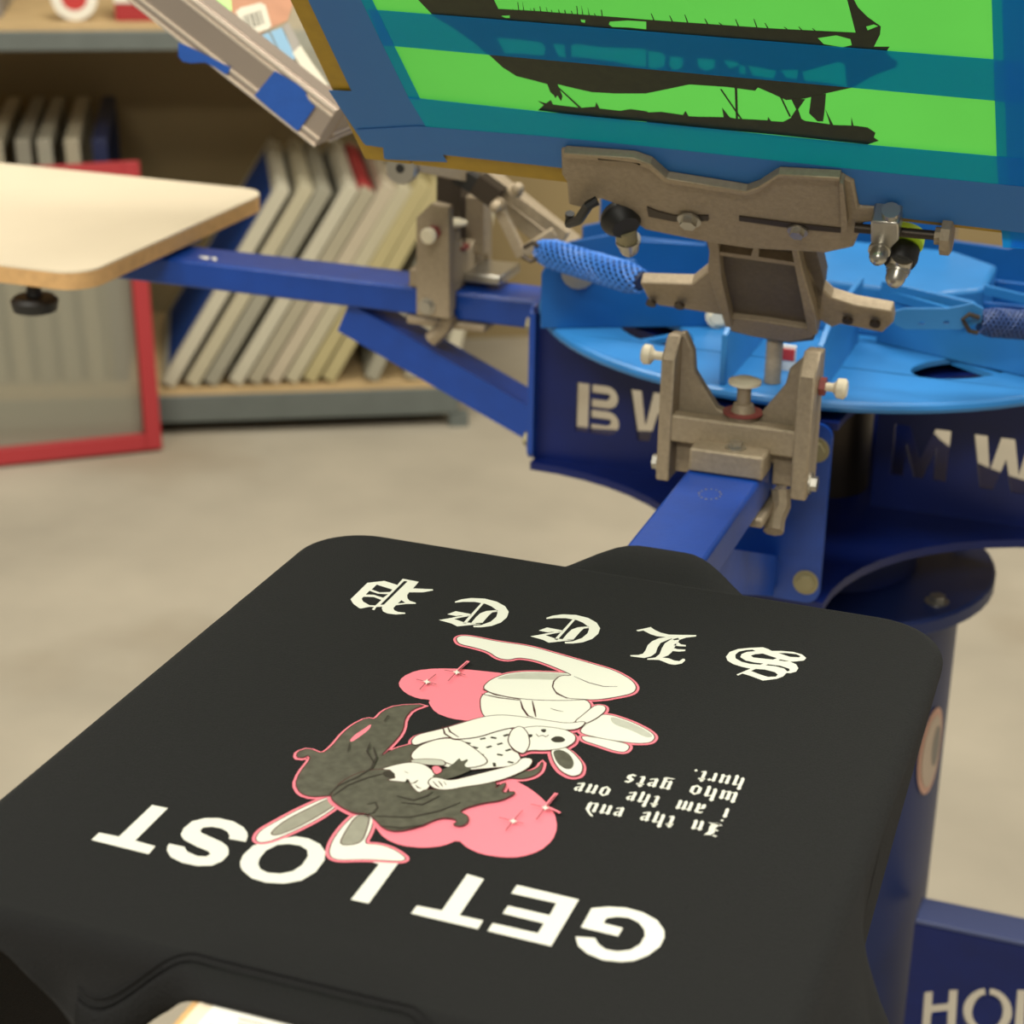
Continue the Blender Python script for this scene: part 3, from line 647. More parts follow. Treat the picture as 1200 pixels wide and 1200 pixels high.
# ------------------------------------------------------------------ aluminium screen in the left head
yA = .45
a0 = ony((382, 150), yA); a1 = ony((197, 5), yA); ud = (a1-a0).normalized(); vd = Vector((0, 1, 0)); nd = ud.cross(vd).normalized()
if nd.z < 0: nd = -nd
ascr = empty('aluminium_screen', a0, 'aluminium framed screen with torn blue tape in the side clamp', 'screen')
def asec(p0, p1, side, nm):
    """hollow-looking rail with lips: profile across (nd) and inwards (side)"""
    pr = [(-.019, 0), (.0185, 0), (.0185, .004), (.021, .004), (.021, .026), (-.019, .026)]
    n = len(pr); vs = [p+nd*a+side*b for p in (p0, p1) for a, b in pr]
    fs = [(i, (i+1) % n, n+(i+1) % n, n+i) for i in range(n)]+[tuple(range(n)), tuple(range(2*n-1, n-1, -1))]
    o = MB().add(vs, fs).build(nm, 'aluminium', ascr, bevel=.0006)
    for a in (-.0195, -.0125, .0125, .0175):
        MB().bar(p0+nd*a-side*.0004, p1+nd*a-side*.0004, .0022, .0022).build('rail_lip', 'alu_edge', o)
    return o
AL, AW = .60, .50
r1 = asec(a0, a0+ud*AL, vd, 'side_rail'); asec(a0+vd*AW, a0+vd*AW+ud*AL, -vd, 'side_rail')
asec(a0+vd*.026, a0+vd*(AW-.026), ud, 'end_rail'); asec(a0+ud*AL+vd*.026, a0+ud*AL+vd*(AW-.026), -ud, 'end_rail')
def ap(u, v, h): return a0+ud*u+vd*v+nd*h
MB().add([ap(.012, .012, -.0185), ap(AL-.012, .012, -.0185), ap(AL-.012, AW-.012, -.0185), ap(.012, AW-.012, -.0185)], [(0, 1, 2, 3)]).build('mesh', 'pale_mesh', ascr, smooth=0)
nA, dA = Vector((0, -1, 0)), -yA
def AT(nm, l, h, m): return MB().prism([[onp(q, nA, dA+h) for q in l]], .0003, nA).build(nm, m, ascr, smooth=0)
AT('tape', [(298, 112), (322, 83), (334, 90), (350, 100), (358, 108), (361, 117), (369, 125), (350, 153), (347, 153)], .0022, 'blue_tape')
AT('tape', [(209, 50), (222, 55), (240, 64), (256, 72), (270, 79), (267, 87), (262, 86), (252, 79), (240, 73), (224, 74), (214, 72), (209, 66)], .0022, 'blue_tape')
# stickers and patches on the inside of that mesh
nM, dM = nd, (a0-nd*.0185).dot(nd)
def AM(nm, l, h, m, par=None): return MB().prism([[onp(q, nM, dM+h) for q in l]], .0002, nM).build(nm, m, par or ascr, smooth=0)
AM('green_patch', [(245, -30), (275, -30), (273, 6), (290, 32), (285, 45), (235, 10)], .0006, 'mint')
AM('brown_patch', [(268, -30), (330, -30), (345, 0), (337, 24), (317, 33), (300, 42), (272, 16)], .0008, 'carton')
lab = AM('barcode_label', [(276, 14), (282, 9), (305, 3), (311, 6), (318, 30), (315, 34), (296, 40), (290, 37)], .0012, 'label_stock')
for k in range(8):
    x = 285+k*2.7; w_ = (.7, 1.2, .6, 1.5, .8, 1.3, .6, 1.0)[k]
    AM('barcode_bar', [(x, 18.5-k*.9), (x+w_, 18.2-k*.9), (x+w_+4.6, 34.5-k*1.0), (x+4.6, 34.8-k*1.0)], .0015, 'print_black', lab)
AM('blue_patch', [(303, 43), (315, 38), (330, 66), (325, 68), (318, 60)], .0008, 'sky_card')
AM('blue_patch', [(317, 37), (330, 32), (346, 66), (342, 76), (331, 66)], .0009, 'sky_card')
AM('grey_patch', [(331, 30), (338, 26), (350, 48), (352, 62), (346, 68)], .0010, 'grey_card')
AM('pale_patch', [(343, 62), (352, 53), (366, 74), (385, 100), (395, 125), (375, 105), (355, 82)], .0011, 'label_stock')

# ------------------------------------------------------------------ platens
def platen(name, xf, label, tongue, knob):
    t = empty(name, xf(Vector((0, -.23, .929))), label, 'platen')
    out = rrect(-.2, .2, -.457, -.002, .034, 8)
    MB(xf).prism([[Vector((x, y, .9455)) for x, y in out]], .0165, NZ).build('board', 'mdf', t)
    MB(xf).prism([[Vector((x, y, .9478)) for x, y in out]], .0022, NZ).build('laminate_top', 'laminate', t)
    MB(xf).box((0, -.16, .9275), (.09, .30, .003)).build('mounting_plate', 'arm_blue', t)
    if tongue:
        tg = MB(xf).box((0, -.492, .934), (.084, .069, .016)).build('neck_tongue', 'mdf', t, bevel=.002)
        MB(xf).box((.002, -.492, .9428), (.078, .066, .0014)).build('tongue_top', 'laminate', t)
        lb_ = MB(xf).box((-.008, -.497, .9438), (.044, .03, .0005)).build('paper_label', 'paper', t)
        for k in range(4):
            MB(xf).box((-.008, -.487-.003*k, .9442), (.016-.002*(k % 2), .0009, .0002)).build('printed_line', 'grey_card', lb_)
        for k in range(3):
            MB(xf).box((-.024+.008*k, -.496-.002*k, .9442), (.0028, .0024, .0002)).build('printed_mark', 'grey_card', lb_)
    if knob is not None:
        kb = MB().rev(knob+Vector((0, 0, -.018)), knob+Vector((0, 0, .1)), [(0, .016), (.002, .022), (.012, .024), (.016, .02), (.017, .008), (.026, .007)], 20).build('clamp_knob', 'black_rubber', t)
    return t
platen('printing_platen', rotq(0), 'wooden platen stretched inside the black shirt on the front arm', True, None)
kn = ony((40, 345), .53)
platen('printing_platen', rotq(1), 'bare cream laminated platen with tan wood edge on the side arm', False, Vector((kn.x, .53, kn.z)))

# ------------------------------------------------------------------ the black shirt on the front platen
shirt = empty('black_tshirt', (0, -.23, .948), 'black t-shirt stretched over the front platen with pink and white print', 't-shirt')
def sm(t): t = max(0, min(1, t)); return t*t*(3-2*t)
per = []
x0, x1, y0, y1, rc = -.2005, .2005, -.4575, -.0005, .035
def seg(p, q, n, nr):
    for k in range(n): per.append((p[0]+(q[0]-p[0])*k/n, p[1]+(q[1]-p[1])*k/n, nr[0], nr[1]))
def arc(cx, cy, a0_, n=10):
    for k in range(n):
        a = R_(a0_+90*k/n); per.append((cx+rc*math.cos(a), cy+rc*math.sin(a), math.cos(a), math.sin(a)))
seg((x1, y0+rc), (x1, y1-rc), 60, (1, 0)); arc(x1-rc, y1-rc, 0)
seg((x1-rc, y1), (x0+rc, y1), 40, (0, 1)); arc(x0+rc, y1-rc, 90)
seg((x0, y1-rc), (x0, y0+rc), 60, (-1, 0)); arc(x0+rc, y0+rc, 180)
seg((x0+rc, y0), (x1-rc, y0), 96, (0, -1)); arc(x1-rc, y0+rc, 270)
ZT = .9496
def Lfun(x, y, nx, ny):
    if ny < -.5:   # neck edge
        ax = abs(x)
        if ax < .048: return .0255
        if ax < .10: return .0255+(.058-.0255)*sm((ax-.048)/.05)
        return .058-.036*sm((ax-.10)/.05)
    if ny > .5: return .022
    # sides
    yy = -.04-y
    if yy < 0: return .02
    return min(.22, .02+yy*1.15+(.1*sm((yy-.05)/.1)))
ROWS = 18
def spt(i, a):
    x, y, nx, ny = per[i]; r = .0095
    flat = sm((.062-abs(x))/.03) if ny < -.5 else 0
    # ordinary roll over the edge
    if a < r*math.pi/2: o_, d_ = r*math.sin(a/r), r*(1-math.cos(a/r))
    else: o_, d_ = r, r+(a-r*math.pi/2)
    if d_ > r:
        e = d_-r
        if nx > .5 and y < -.22: o_ += e*(.40*sm((-.262-y)/.05)-.12*(1-sm((-.262-y)/.05)))+.004*math.sin(y*70+e*40)*sm(e/.05)
        elif nx > .5: o_ -= e*.12
        elif ny < -.5: o_ += e*.10+.003*math.sin(x*120)*sm(e/.03)
    of, df = a*.985, .0015+a*.12
    if flat: o_, d_ = o_*(1-flat)+of*flat, d_*(1-flat)+df*flat*(min(1, a/.004))
    return Vector((x+nx*o_, y+ny*o_, ZT-d_))
mb = MB(); n = len(per); vs = []
for j in range(ROWS+1):
    for i in range(n):
        L = Lfun(*per[i]); vs.append(spt(i, L*(j/ROWS)**1.6))
fs = [(j*n+i, (j+1)*n+i, (j+1)*n+(i+1) % n, j*n+(i+1) % n) for j in range(ROWS) for i in range(n)]
# top surface: inward rings then a cap
c0 = Vector((0, -.229, ZT)); rings = 7
for k in range(1, rings+1):
    f = 1-k/(rings+1)
    for i in range(n): p = vs[i]; vs.append(c0+(p-c0)*f)
def ringidx(k, i): return i if k == 0 else (ROWS+k)*n+i
for k in range(rings):
    for i in range(n): fs.append((ringidx(k, i), ringidx(k, (i+1) % n), ringidx(k+1, (i+1) % n), ringidx(k+1, i)))
vs.append(c0); ci = len(vs)-1
for i in range(n): fs.append((ringidx(rings, i), ringidx(rings, (i+1) % n), ci))
body = mb.add(vs, fs).build('shirt_body', 'shirt', shirt, smooth=80)
so = body.modifiers.new('cloth', 'SOLIDIFY'); so.thickness = .0011; so.offset = -1
# collar rib along the neck edge + its stitched seam
ids = [i for i in range(n) if per[i][3] < -.9 and abs(per[i][0]) < .108]
vs = []; cols = 7
for i in ids:
    L = Lfun(*per[i]); w_ = .019
    for j in range(cols):
        a = L-w_+(w_+.001)*j/(cols-1); p = spt(i, max(.001, a)); q = spt(i, max(.001, a)+.001); tdir = (q-p).normalized()
        nn_ = Vector((1, 0, 0)).cross(tdir); nn_ = nn_ if nn_.z-nn_.y > 0 else -nn_
        bul = .0018*math.sin(math.pi*j/(cols-1))+.0008
        vs.append(p+nn_*bul)
fs = [(k*cols+j, (k+1)*cols+j, (k+1)*cols+j+1, k*cols+j+1) for k in range(len(ids)-1) for j in range(cols-1)]
colr = MB().add(vs, fs).build('collar', 'collar_rib', shirt, smooth=80)
so = colr.modifiers.new('cloth', 'SOLIDIFY'); so.thickness = .0012; so.offset = 0
for off in (.0205, .0245):
    MB().tube([spt(i, max(.0015, Lfun(*per[i])-off))+Vector((0, -.0002, .0006)) for i in ids], .0007, 5).build('seam_stitch', 'collar_rib', shirt)
# hem draped over the arm behind the platen
vs = []; NU, NV = 40, 12
for iu in range(NU+1):
    x = -.075+.245*iu/NU
    prof = sm((x+.075)/.07)*(1-sm((x-.025)/.13))
    ext = .004+.085*prof
    for iv in range(NV+1):
        v = iv/NV; y = -.006+ext*v
        zc = .9478-.0085*v-.02*sm((abs(x-.004)-.02)/.06)*v
        zc += .006*math.sin(math.pi*min(1, v*1.05))*prof - (.012*sm((v-.9)/.1))
        vs.append(Vector((x, y, zc)))
fs = [(a*(NV+1)+b, (a+1)*(NV+1)+b, (a+1)*(NV+1)+b+1, a*(NV+1)+b+1) for a in range(NU) for b in range(NV)]
hem = MB().add(vs, fs).build('hem', 'shirt', shirt, smooth=80)
so = hem.modifiers.new('cloth', 'SOLIDIFY'); so.thickness = .0012; so.offset = -1

# ------------------------------------------------------------------ the print on the shirt
ZI = ZT+.00035
LAY = [0]
def flat(name, loops, h, m, par, t=.00006):
    return MB().prism([[onz(p, ZI+h) for p in l] for l in loops], t, NZ).build(name, m, par, smooth=0)
gt = {}
Oa, Ob, Oc, Od = (100, 930), (280, 950), (470, 1010), (600, 1040)
def Lt(nm, o, sc, *loops, h=0): return flat(nm, [Z(o, sc, l) for l in loops], h, 'white_ink', shirt)
Lt('printed_letter', Oa, 6, [(470, 80), (580, 102), (350, 330), (492, 370), (445, 425), (43, 325), (97, 275), (237, 302)])
Lt('printed_letter', Oa, 6, [(1010, 318), (1128, 338), (1142, 300), (1138, 272), (1110, 235), (1040, 195), (940, 172), (840, 172), (750, 195), (690, 245), (672, 285), (680, 305), (695, 325), (780, 370), (865, 405), (880, 425), (850, 442), (790, 440), (720, 410), (705, 392), (700, 375), (590, 352), (576, 375), (574, 400), (600, 445), (680, 485), (790, 508), (890, 505), (960, 475), (1005, 430), (1008, 400), (1000, 372), (960, 340), (870, 300), (815, 275), (808, 258), (830, 238), (890, 232), (960, 245), (1000, 268), (1014, 295)])
Lt('printed_letter', Ob, 6, [(8, 360), (12, 395), (25, 420), (90, 475), (190, 505), (320, 512), (440, 490), (540, 430), (600, 350), (608, 290), (570, 235), (490, 195), (400, 180), (240, 205), (100, 245), (30, 310)], [(135, 375), (150, 410), (200, 435), (290, 443), (380, 425), (445, 380), (485, 320), (480, 275), (430, 245), (350, 233), (270, 240), (190, 280), (145, 335)])
Lt('printed_letter', Ob, 6, [(900, 350), (1120, 368), (912, 652), (787, 625), (985, 375)])
Lt('printed_letter', Oc, 6, [(465, 85), (583, 120), (410, 375), (577, 412), (540, 472), (70, 362), (112, 307), (287, 342)])
Lt('printed_letter', Oc, 6, [(815, 162), (1250, 265), (1055, 592), (608, 485), (645, 430), (962, 502), (1005, 432), (715, 362), (752, 308), (1045, 375), (1092, 290), (775, 220)])
Lt('printed_letter', Od, 6, [(485, 280), (560, 145), (680, 135), (800, 142), (920, 175), (1020, 230), (1070, 300), (1072, 350), (1040, 415), (960, 475), (860, 515), (770, 523), (640, 510), (530, 465), (465, 410), (447, 345), (583, 355), (610, 400), (660, 435), (740, 450), (830, 440), (900, 400), (935, 340), (930, 295), (890, 245), (820, 212), (740, 205), (665, 215), (643, 250), (780, 285), (745, 342)])
# blackletter P
Lt('printed_letter', (400, 670), 10, [(108, 322), (305, 130), (505, 107), (655, 155), (720, 82), (908, 118), (840, 195), (1070, 205), (1078, 218), (960, 240), (795, 240), (770, 275), (775, 310), (800, 340), (870, 362), (872, 375), (750, 378), (640, 392), (610, 425), (620, 450), (660, 470), (750, 480), (748, 492), (640, 500), (540, 488), (490, 465), (475, 430), (478, 408), (412, 412), (385, 450), (358, 440), (385, 412), (330, 410), (230, 430), (210, 425), (140, 375)],
   [(415, 150), (598, 208), (570, 238), (450, 242), (355, 208)], [(330, 222), (430, 257), (548, 262), (490, 305), (380, 270), (285, 268)], [(260, 292), (380, 295), (470, 330), (400, 395), (330, 392), (255, 350), (238, 315)], [(735, 108), (778, 112), (500, 385), (455, 388)], [(705, 332), (752, 365), (660, 372)])
def blackE(o, dx, dy):
    S = lambda l: [(x+dx, y+dy) for x, y in l]
    parts = [[(330, 150), (400, 125), (520, 108), (680, 115), (820, 150), (920, 205), (962, 270), (940, 335), (870, 395), (760, 435), (640, 450), (550, 448), (548, 430), (640, 425), (750, 385), (815, 330), (832, 280), (815, 245), (760, 205), (690, 175), (560, 152), (430, 152), (335, 162)],
             [(645, 160), (672, 168), (460, 410), (425, 402)],
             [(515, 408), (580, 330), (630, 285), (700, 260), (830, 248), (832, 266), (770, 275), (730, 310), (650, 402), (640, 410)],
             [(243, 298), (340, 262), (530, 298), (505, 318), (480, 325), (400, 312), (345, 318)],
             [(145, 365), (255, 347), (360, 325), (500, 308), (490, 322), (430, 330), (322, 353), (430, 390), (540, 402), (655, 398), (640, 410), (500, 425), (360, 440), (290, 405)]]
    mb = MB()
    for l in parts: mb.prism([[onz(p, ZI) for p in Z(o, 10, S(l))]], .00006, NZ)
    mb.build('printed_letter', 'white_ink', shirt, smooth=0)
blackE((500, 690), 0, 0); blackE((610, 710), -29, -9)
mb = MB()
for l in ([(155, 135), (240, 118), (325, 98), (370, 130), (440, 163), (540, 187), (680, 190), (858, 192), (858, 208), (740, 222), (670, 245), (600, 252), (560, 226), (500, 215), (400, 205), (320, 180), (240, 138), (178, 148)],
          [(85, 428), (180, 425), (235, 410), (265, 370), (290, 310), (340, 265), (420, 230), (540, 210), (600, 222), (520, 250), (440, 285), (405, 340), (385, 400), (330, 440), (250, 460), (90, 440)],
          [(285, 468), (380, 455), (430, 415), (455, 350), (490, 290), (560, 245), (650, 225), (660, 250), (640, 290), (600, 340), (575, 390), (530, 430), (460, 455), (540, 465), (600, 490), (660, 498), (700, 470), (725, 472), (730, 490), (690, 525), (610, 540), (540, 530), (470, 500), (420, 482), (285, 480)],
          [(640, 270), (680, 300), (738, 310), (735, 325), (660, 322), (595, 312)], [(590, 342), (640, 358), (732, 362), (730, 378), (660, 385), (575, 378)]):
    mb.prism([[onz(p, ZI) for p in Z((730, 725), 10, l)]], .00006, NZ)
mb.build('printed_letter', 'white_ink', shirt, smooth=0)
Lt('printed_letter', (840, 750), 10, [(108, 195), (150, 140), (250, 105), (380, 92), (540, 85), (600, 105), (645, 128), (760, 128), (900, 140), (1000, 170), (1048, 210), (1020, 240), (930, 250), (860, 254), (930, 285), (955, 330), (930, 370), (860, 388), (815, 385), (780, 425), (700, 455), (540, 475), (490, 455), (380, 415), (300, 392), (250, 415), (230, 405), (395, 335), (300, 315), (190, 280), (125, 240)],
   [(455, 130), (420, 112), (340, 118), (260, 135), (218, 170), (220, 215), (290, 255), (390, 280), (510, 290), (548, 275), (440, 262), (340, 240), (275, 200), (290, 165), (350, 140)],
   [(398, 182), (450, 165), (540, 158), (705, 212), (660, 230), (520, 215), (430, 205)], [(720, 152), (820, 152), (930, 165), (985, 190), (960, 203), (860, 198)],
   [(570, 295), (600, 283), (740, 300), (850, 335), (855, 360), (825, 368), (790, 335), (690, 308)], [(400, 362), (455, 338), (560, 345), (680, 375), (715, 405), (690, 430), (600, 432), (500, 402)], [(722, 238), (740, 226), (850, 246), (800, 250)])

# small blackletter sentence: broad-nib strokes, u along the reading direction, v up, x-height 1
def stem(x, y0_=0, y1_=1, w_=.22): return [(x, y0_+.12), (x+w_*.55, y0_-.06), (x+w_*1.25, y0_+.12), (x+w_, y0_+.2), (x+w_, y1_-.2), (x+w_*1.2, y1_-.12), (x+w_*.5, y1_+.06), (x-.06, y1_-.12), (x, y1_-.2)]
def hair(x0_, y0_, x1_, y1_, t=.09): return [(x0_, y0_), (x1_, y1_), (x1_, y1_+t), (x0_, y0_+t)]
GL = {
    'n': (.78, [stem(.05), stem(.46), hair(.25, .78, .52, .9)]),
    'u': (.78, [stem(.05), stem(.46), hair(.25, .06, .52, .2)]),
    'm': (1.16, [stem(.05), stem(.43), stem(.81), hair(.25, .78, .5, .9), hair(.63, .78, .88, .9)]),
    'i': (.42, [stem(.05), [(.1, 1.38), (.2, 1.26), (.33, 1.38), (.22, 1.5)]]),
    'h': (.80, [stem(.05, 0, 1.42), stem(.48, -.18, 1), hair(.25, .78, .54, .92)]),
    't': (.52, [stem(.08, 0, 1.25), hair(-.02, .84, .46, .9, .12), hair(.28, .0, .44, .1, .1)]),
    'e': (.66, [stem(.05), [(.28, .86), (.42, 1.04), (.6, .84), (.56, .62), (.32, .46), (.28, .54), (.42, .66), (.4, .8)], hair(.24, .0, .56, .16, .12)]),
    'd': (.80, [stem(.05), [(.48, .1), (.6, -.04), (.74, .14), (.74, .8), (.5, 1.12), (.22, 1.46), (.02, 1.5), (.1, 1.36), (.3, 1.16), (.48, .86)], hair(.24, .0, .52, .06, .1)]),
    'a': (.74, [stem(.42), [(.06, .14), (.18, -.04), (.34, .1), (.32, .46), (.46, .5), (.44, .6), (.1, .48)], [(.06, .8), (.2, 1.02), (.46, 1.04), (.46, .92), (.22, .86)]]),
    'o': (.78, [[(.05, .2), (.05, .8), (.36, 1.08), (.34, .9), (.27, .78), (.27, .22), (.42, .1), (.42, -.08)], [(.42, -.08), (.36, .1), (.5, .22), (.5, .78), (.34, .9), (.36, 1.08), (.72, .8), (.72, .2)]]),
    'w': (1.14, [stem(.05, 0, 1.2), stem(.43), stem(.81), hair(.25, .02, .5, .1), hair(.63, .02, .88, .1)]),
    'g': (.76, [stem(.05), stem(.44, -.3, 1), hair(.25, .84, .5, .9), hair(.25, .06, .5, .12), [(.0, -.34), (.5, -.34), (.6, -.2), (.1, -.24)]]),
    's': (.62, [[(.06, .66), (.28, 1.04), (.56, .98), (.5, .82), (.32, .84), (.3, .7), (.56, .48), (.54, .2), (.28, -.06), (.02, .06), (.1, .2), (.28, .16), (.32, .3), (.08, .5)], ]),
    'r': (.58, [stem(.05), [(.3, .84), (.4, 1.04), (.56, .9), (.44, .72)]]),
    '.': (.34, [[(.06, .1), (.17, -.04), (.3, .1), (.18, .24)]]),
    'I': (.95, [[(.0, .08), (.3, -.08), (.62, .06), (.9, .0), (.62, .2), (.3, .08)], [(.12, .06), (.34, -.1), (.52, .1), (.56, .5), (.5, .96), (.7, 1.36), (.44, 1.3), (.26, 1.0), (.3, .5)], [(.5, .3), (.64, .1), (.7, .5), (.66, 1.0), (.86, 1.44), (.66, 1.3), (.54, 1.0)], [(.0, 1.3), (.3, 1.24), (.3, 1.36), (.1, 1.42)], [(-.06, .1), (.2, .0), (.3, .12), (.1, .2)], [(.06, .7), (.36, .62), (.36, .74), (.12, .8)]]),
    ' ': (.85, []),
}
def sentence(txt, p0, p1, xh):
    """p0 start and p1 end of the baseline in the photograph; letters stand with their heads toward the viewer"""
    a, b = onz(p0, ZI), onz(p1, ZI); u = (b-a); tot = sum(GL[ch][0]+.14 for ch in txt); sc = u.length/tot; u.normalize()
    v = Vector((0, 0, 1)).cross(u).normalized(); x = 0
    if v.y > 0: v = -v
    flip = u.cross(v).z < 0
    for ch in txt:
        adv, polys = GL[ch]
        if polys:
            mb = MB()
            for l in polys:
                pts = [a+u*((x+px)*sc)+v*(py*xh) for px, py in l]
                mb.prism([pts], .00006, NZ)
            mb.build('printed_letter', 'white_ink', shirt, smooth=0)
        x += adv+.14
sentence('In the end', (846, 966), (687, 939), .0088)
sentence('i am the one', (856, 948), (674, 915.5), .0088)
sentence('who gets', (866, 929), (733, 906), .0088)
sentence('hurt.', (874, 912), (811, 901), .0088)

# figure: pink halo, dark line and fill for every shape, stacked in thin ink layers
fig = shirt
def offs(pts, e):
    m = len(pts); ar = sum(pts[i].x*pts[(i+1) % m].y-pts[(i+1) % m].x*pts[i].y for i in range(m)); sgn = 1 if ar > 0 else -1
    out = []
    for i in range(m):
        p, q, r = pts[i-1], pts[i], pts[(i+1) % m]
        d1 = (q-p).normalized(); d2 = (r-q).normalized()
        n1 = Vector((d1.y, -d1.x, 0))*sgn; n2 = Vector((d2.y, -d2.x, 0))*sgn
        nn_ = (n1+n2); L = nn_.length
        nn_ = nn_/L if L > .2 else n1
        k = min(1.7, 1/max(.4, nn_.dot(n1)))
        out.append(q+nn_*(e*k))
    return out
def smooth(pts, it=2):
    for _ in range(it):
        o_ = []
        for i in range(len(pts)):
            p, q = pts[i], pts[(i+1) % len(pts)]
            o_.append(p*.78+q*.22); o_.append(p*.22+q*.78)
        pts = o_
    return pts
FA, FB = (290, 720), (500, 720)
DL = .000012
def shape(name, o, l, m, halo=False, line=True, it=2):
    LAY[0] += 1; h = LAY[0]*2*DL
    base_ = smooth([onz(p, ZI) for p in Z(o, 4, l)], it)
    zz = lambda pts, hh: [p+Vector((0, 0, hh)) for p in pts]
    if halo: MB().prism([zz(offs(base_, .0021), .00002+LAY[0]*.000002)], .00002, NZ).build('pink_halo', 'pink_ink', fig, smooth=0)
    if halo or line: MB().prism([zz(offs(base_, .00065), h)], .00002, NZ).build('ink_line', 'line_ink', fig, smooth=0)
    MB().prism([zz(base_, h+DL)], .00002, NZ).build(name, m, fig, smooth=0)
def inkline(o, l, w_=2.2, m='line_ink'):
    LAY[0] += 1; h = LAY[0]*2*DL
    pts = [onz(p, ZI+h) for p in Z(o, 4, l)]
    L = []; Rr = []
    for i, p in enumerate(pts):
        d = (pts[min(i+1, len(pts)-1)]-pts[max(i-1, 0)]).normalized(); nn_ = Vector((-d.y, d.x, 0)); ww = w_*.0002*(1 if 0 < i < len(pts)-1 else .45)
        L.append(p+nn_*ww); Rr.append(p-nn_*ww)
    MB().prism([L+Rr[::-1]], .00002, NZ).build('ink_line', m, fig, smooth=0)
shape('pink_cloud', FA, [(705, 330), (725, 293), (790, 263), (880, 253), (1000, 255), (1240, 280), (1240, 500), (1040, 500), (950, 488), (880, 460), (848, 415), (858, 400), (800, 395), (740, 370)], 'pink_ink', line=False, it=1)
shape('pink_cloud', FA, [(590, 985), (640, 1050), (720, 1085), (830, 1095), (920, 1085), (988, 1056), (1030, 1095), (1100, 1125), (1200, 1140), (1280, 1138), (1370, 1110), (1430, 1060), (1453, 1000), (1440, 930), (1390, 870), (1330, 820), (1240, 770), (1100, 770), (950, 820), (800, 890), (650, 950)], 'pink_ink', line=False, it=1)
# ears
shape('rabbit_ear', FA, [(38, 1052), (60, 1015), (130, 975), (250, 910), (390, 850), (430, 892), (330, 960), (210, 1020), (110, 1062), (55, 1070)], 'white_ink', halo=True)
shape('ear_inside', FA, [(108, 1025), (180, 965), (300, 905), (390, 860), (415, 890), (330, 945), (220, 1005), (130, 1038)], 'ear_ink')
shape('rabbit_ear', FA, [(383, 1115), (400, 1060), (450, 990), (510, 935), (590, 945), (578, 1010), (540, 1078), (620, 1080), (690, 1105), (745, 1145), (720, 1158), (560, 1147), (430, 1152), (395, 1140)], 'white_ink', halo=True)
shape('ear_inside', FA, [(430, 1085), (460, 1020), (515, 940), (572, 945), (560, 1000), (532, 1074)], 'ear_ink')
# far leg of the toy and legs of the figure
shape('toy_foot', FB, [(725, 570), (800, 580), (930, 605), (952, 622), (930, 647), (880, 640), (800, 612), (735, 592)], 'white_ink', halo=True)
shape('toy_foot', FB, [(715, 555), (740, 520), (770, 480), (850, 468), (960, 505), (1040, 545), (1072, 575), (1050, 602), (980, 605), (880, 592), (800, 578)], 'white_ink', halo=True)
shape('foot_shade', FB, [(858, 476), (960, 510), (1035, 548), (1064, 575), (1030, 580), (960, 545), (870, 515)], 'grey_ink', line=False)
shape('hip', FB, [(252, 390), (290, 360), (440, 395), (560, 400), (745, 398), (772, 430), (750, 465), (690, 512), (600, 512), (500, 495), (400, 485), (280, 490), (256, 455)], 'white_ink', halo=True)
shape('thigh', FB, [(262, 345), (300, 308), (370, 280), (460, 270), (580, 273), (700, 280), (800, 325), (900, 345), (880, 395), (760, 400), (640, 405), (500, 402), (380, 388), (300, 368)], 'white_ink', halo=True)
shape('thigh_shade', FB, [(315, 305), (380, 283), (470, 274), (580, 277), (690, 284), (720, 308), (600, 309), (420, 304)], 'grey_ink', line=False)
shape('leg', FB, [(138, 115), (160, 102), (210, 105), (330, 130), (480, 150), (620, 190), (760, 230), (880, 265), (960, 310), (984, 345), (965, 372), (880, 390), (790, 402), (720, 398), (660, 395), (600, 362), (590, 330), (620, 290), (690, 290), (640, 265), (560, 232), (500, 213), (430, 203), (385, 215), (335, 207), (290, 175), (220, 155), (152, 140)], 'white_ink', halo=True)
inkline(FB, [(690, 290), (760, 320), (830, 338), (895, 338)], 2)
inkline(FB, [(625, 288), (596, 312), (590, 340), (610, 372), (660, 395)], 2)
inkline(FB, [(580, 440), (610, 450), (640, 455)], 1.5)
inkline(FB, [(440, 405), (450, 440), (475, 475), (500, 482)], 3)
inkline(FB, [(495, 405), (505, 450), (512, 480)], 3)
inkline(FB, [(262, 350), (320, 375), (440, 398)], 3)
inkline(FB, [(256, 372), (340, 390), (440, 402)], 2.4)
shape('hand', FB, [(690, 510), (735, 475), (790, 428), (835, 432), (838, 455), (795, 490), (745, 515)], 'white_ink', halo=True)
# hair behind
shape('hair', FA, [(226, 800), (248, 745), (300, 680), (285, 660), (262, 675), (232, 672), (238, 648), (285, 632), (350, 660), (400, 622), (450, 560), (500, 520), (560, 490), (600, 498), (640, 455), (700, 432), (835, 426), (770, 448), (735, 490), (728, 540), (705, 580), (612, 676), (690, 635), (780, 610), (872, 598), (825, 655), (800, 690), (720, 718), (640, 740), (420, 855), (380, 852), (300, 858), (250, 842)], 'hair_ink', halo=True, it=1)
shape('hair_gap', FA, [(478, 596), (500, 570), (540, 545), (582, 515), (575, 540), (530, 575), (490, 602)], 'pink_ink', line=False)
shape('hair', FA, [(1150, 770), (1240, 770), (1290, 775), (1345, 760), (1375, 735), (1385, 690), (1370, 720), (1330, 740), (1280, 740), (1180, 750)], 'hair_ink', halo=True)
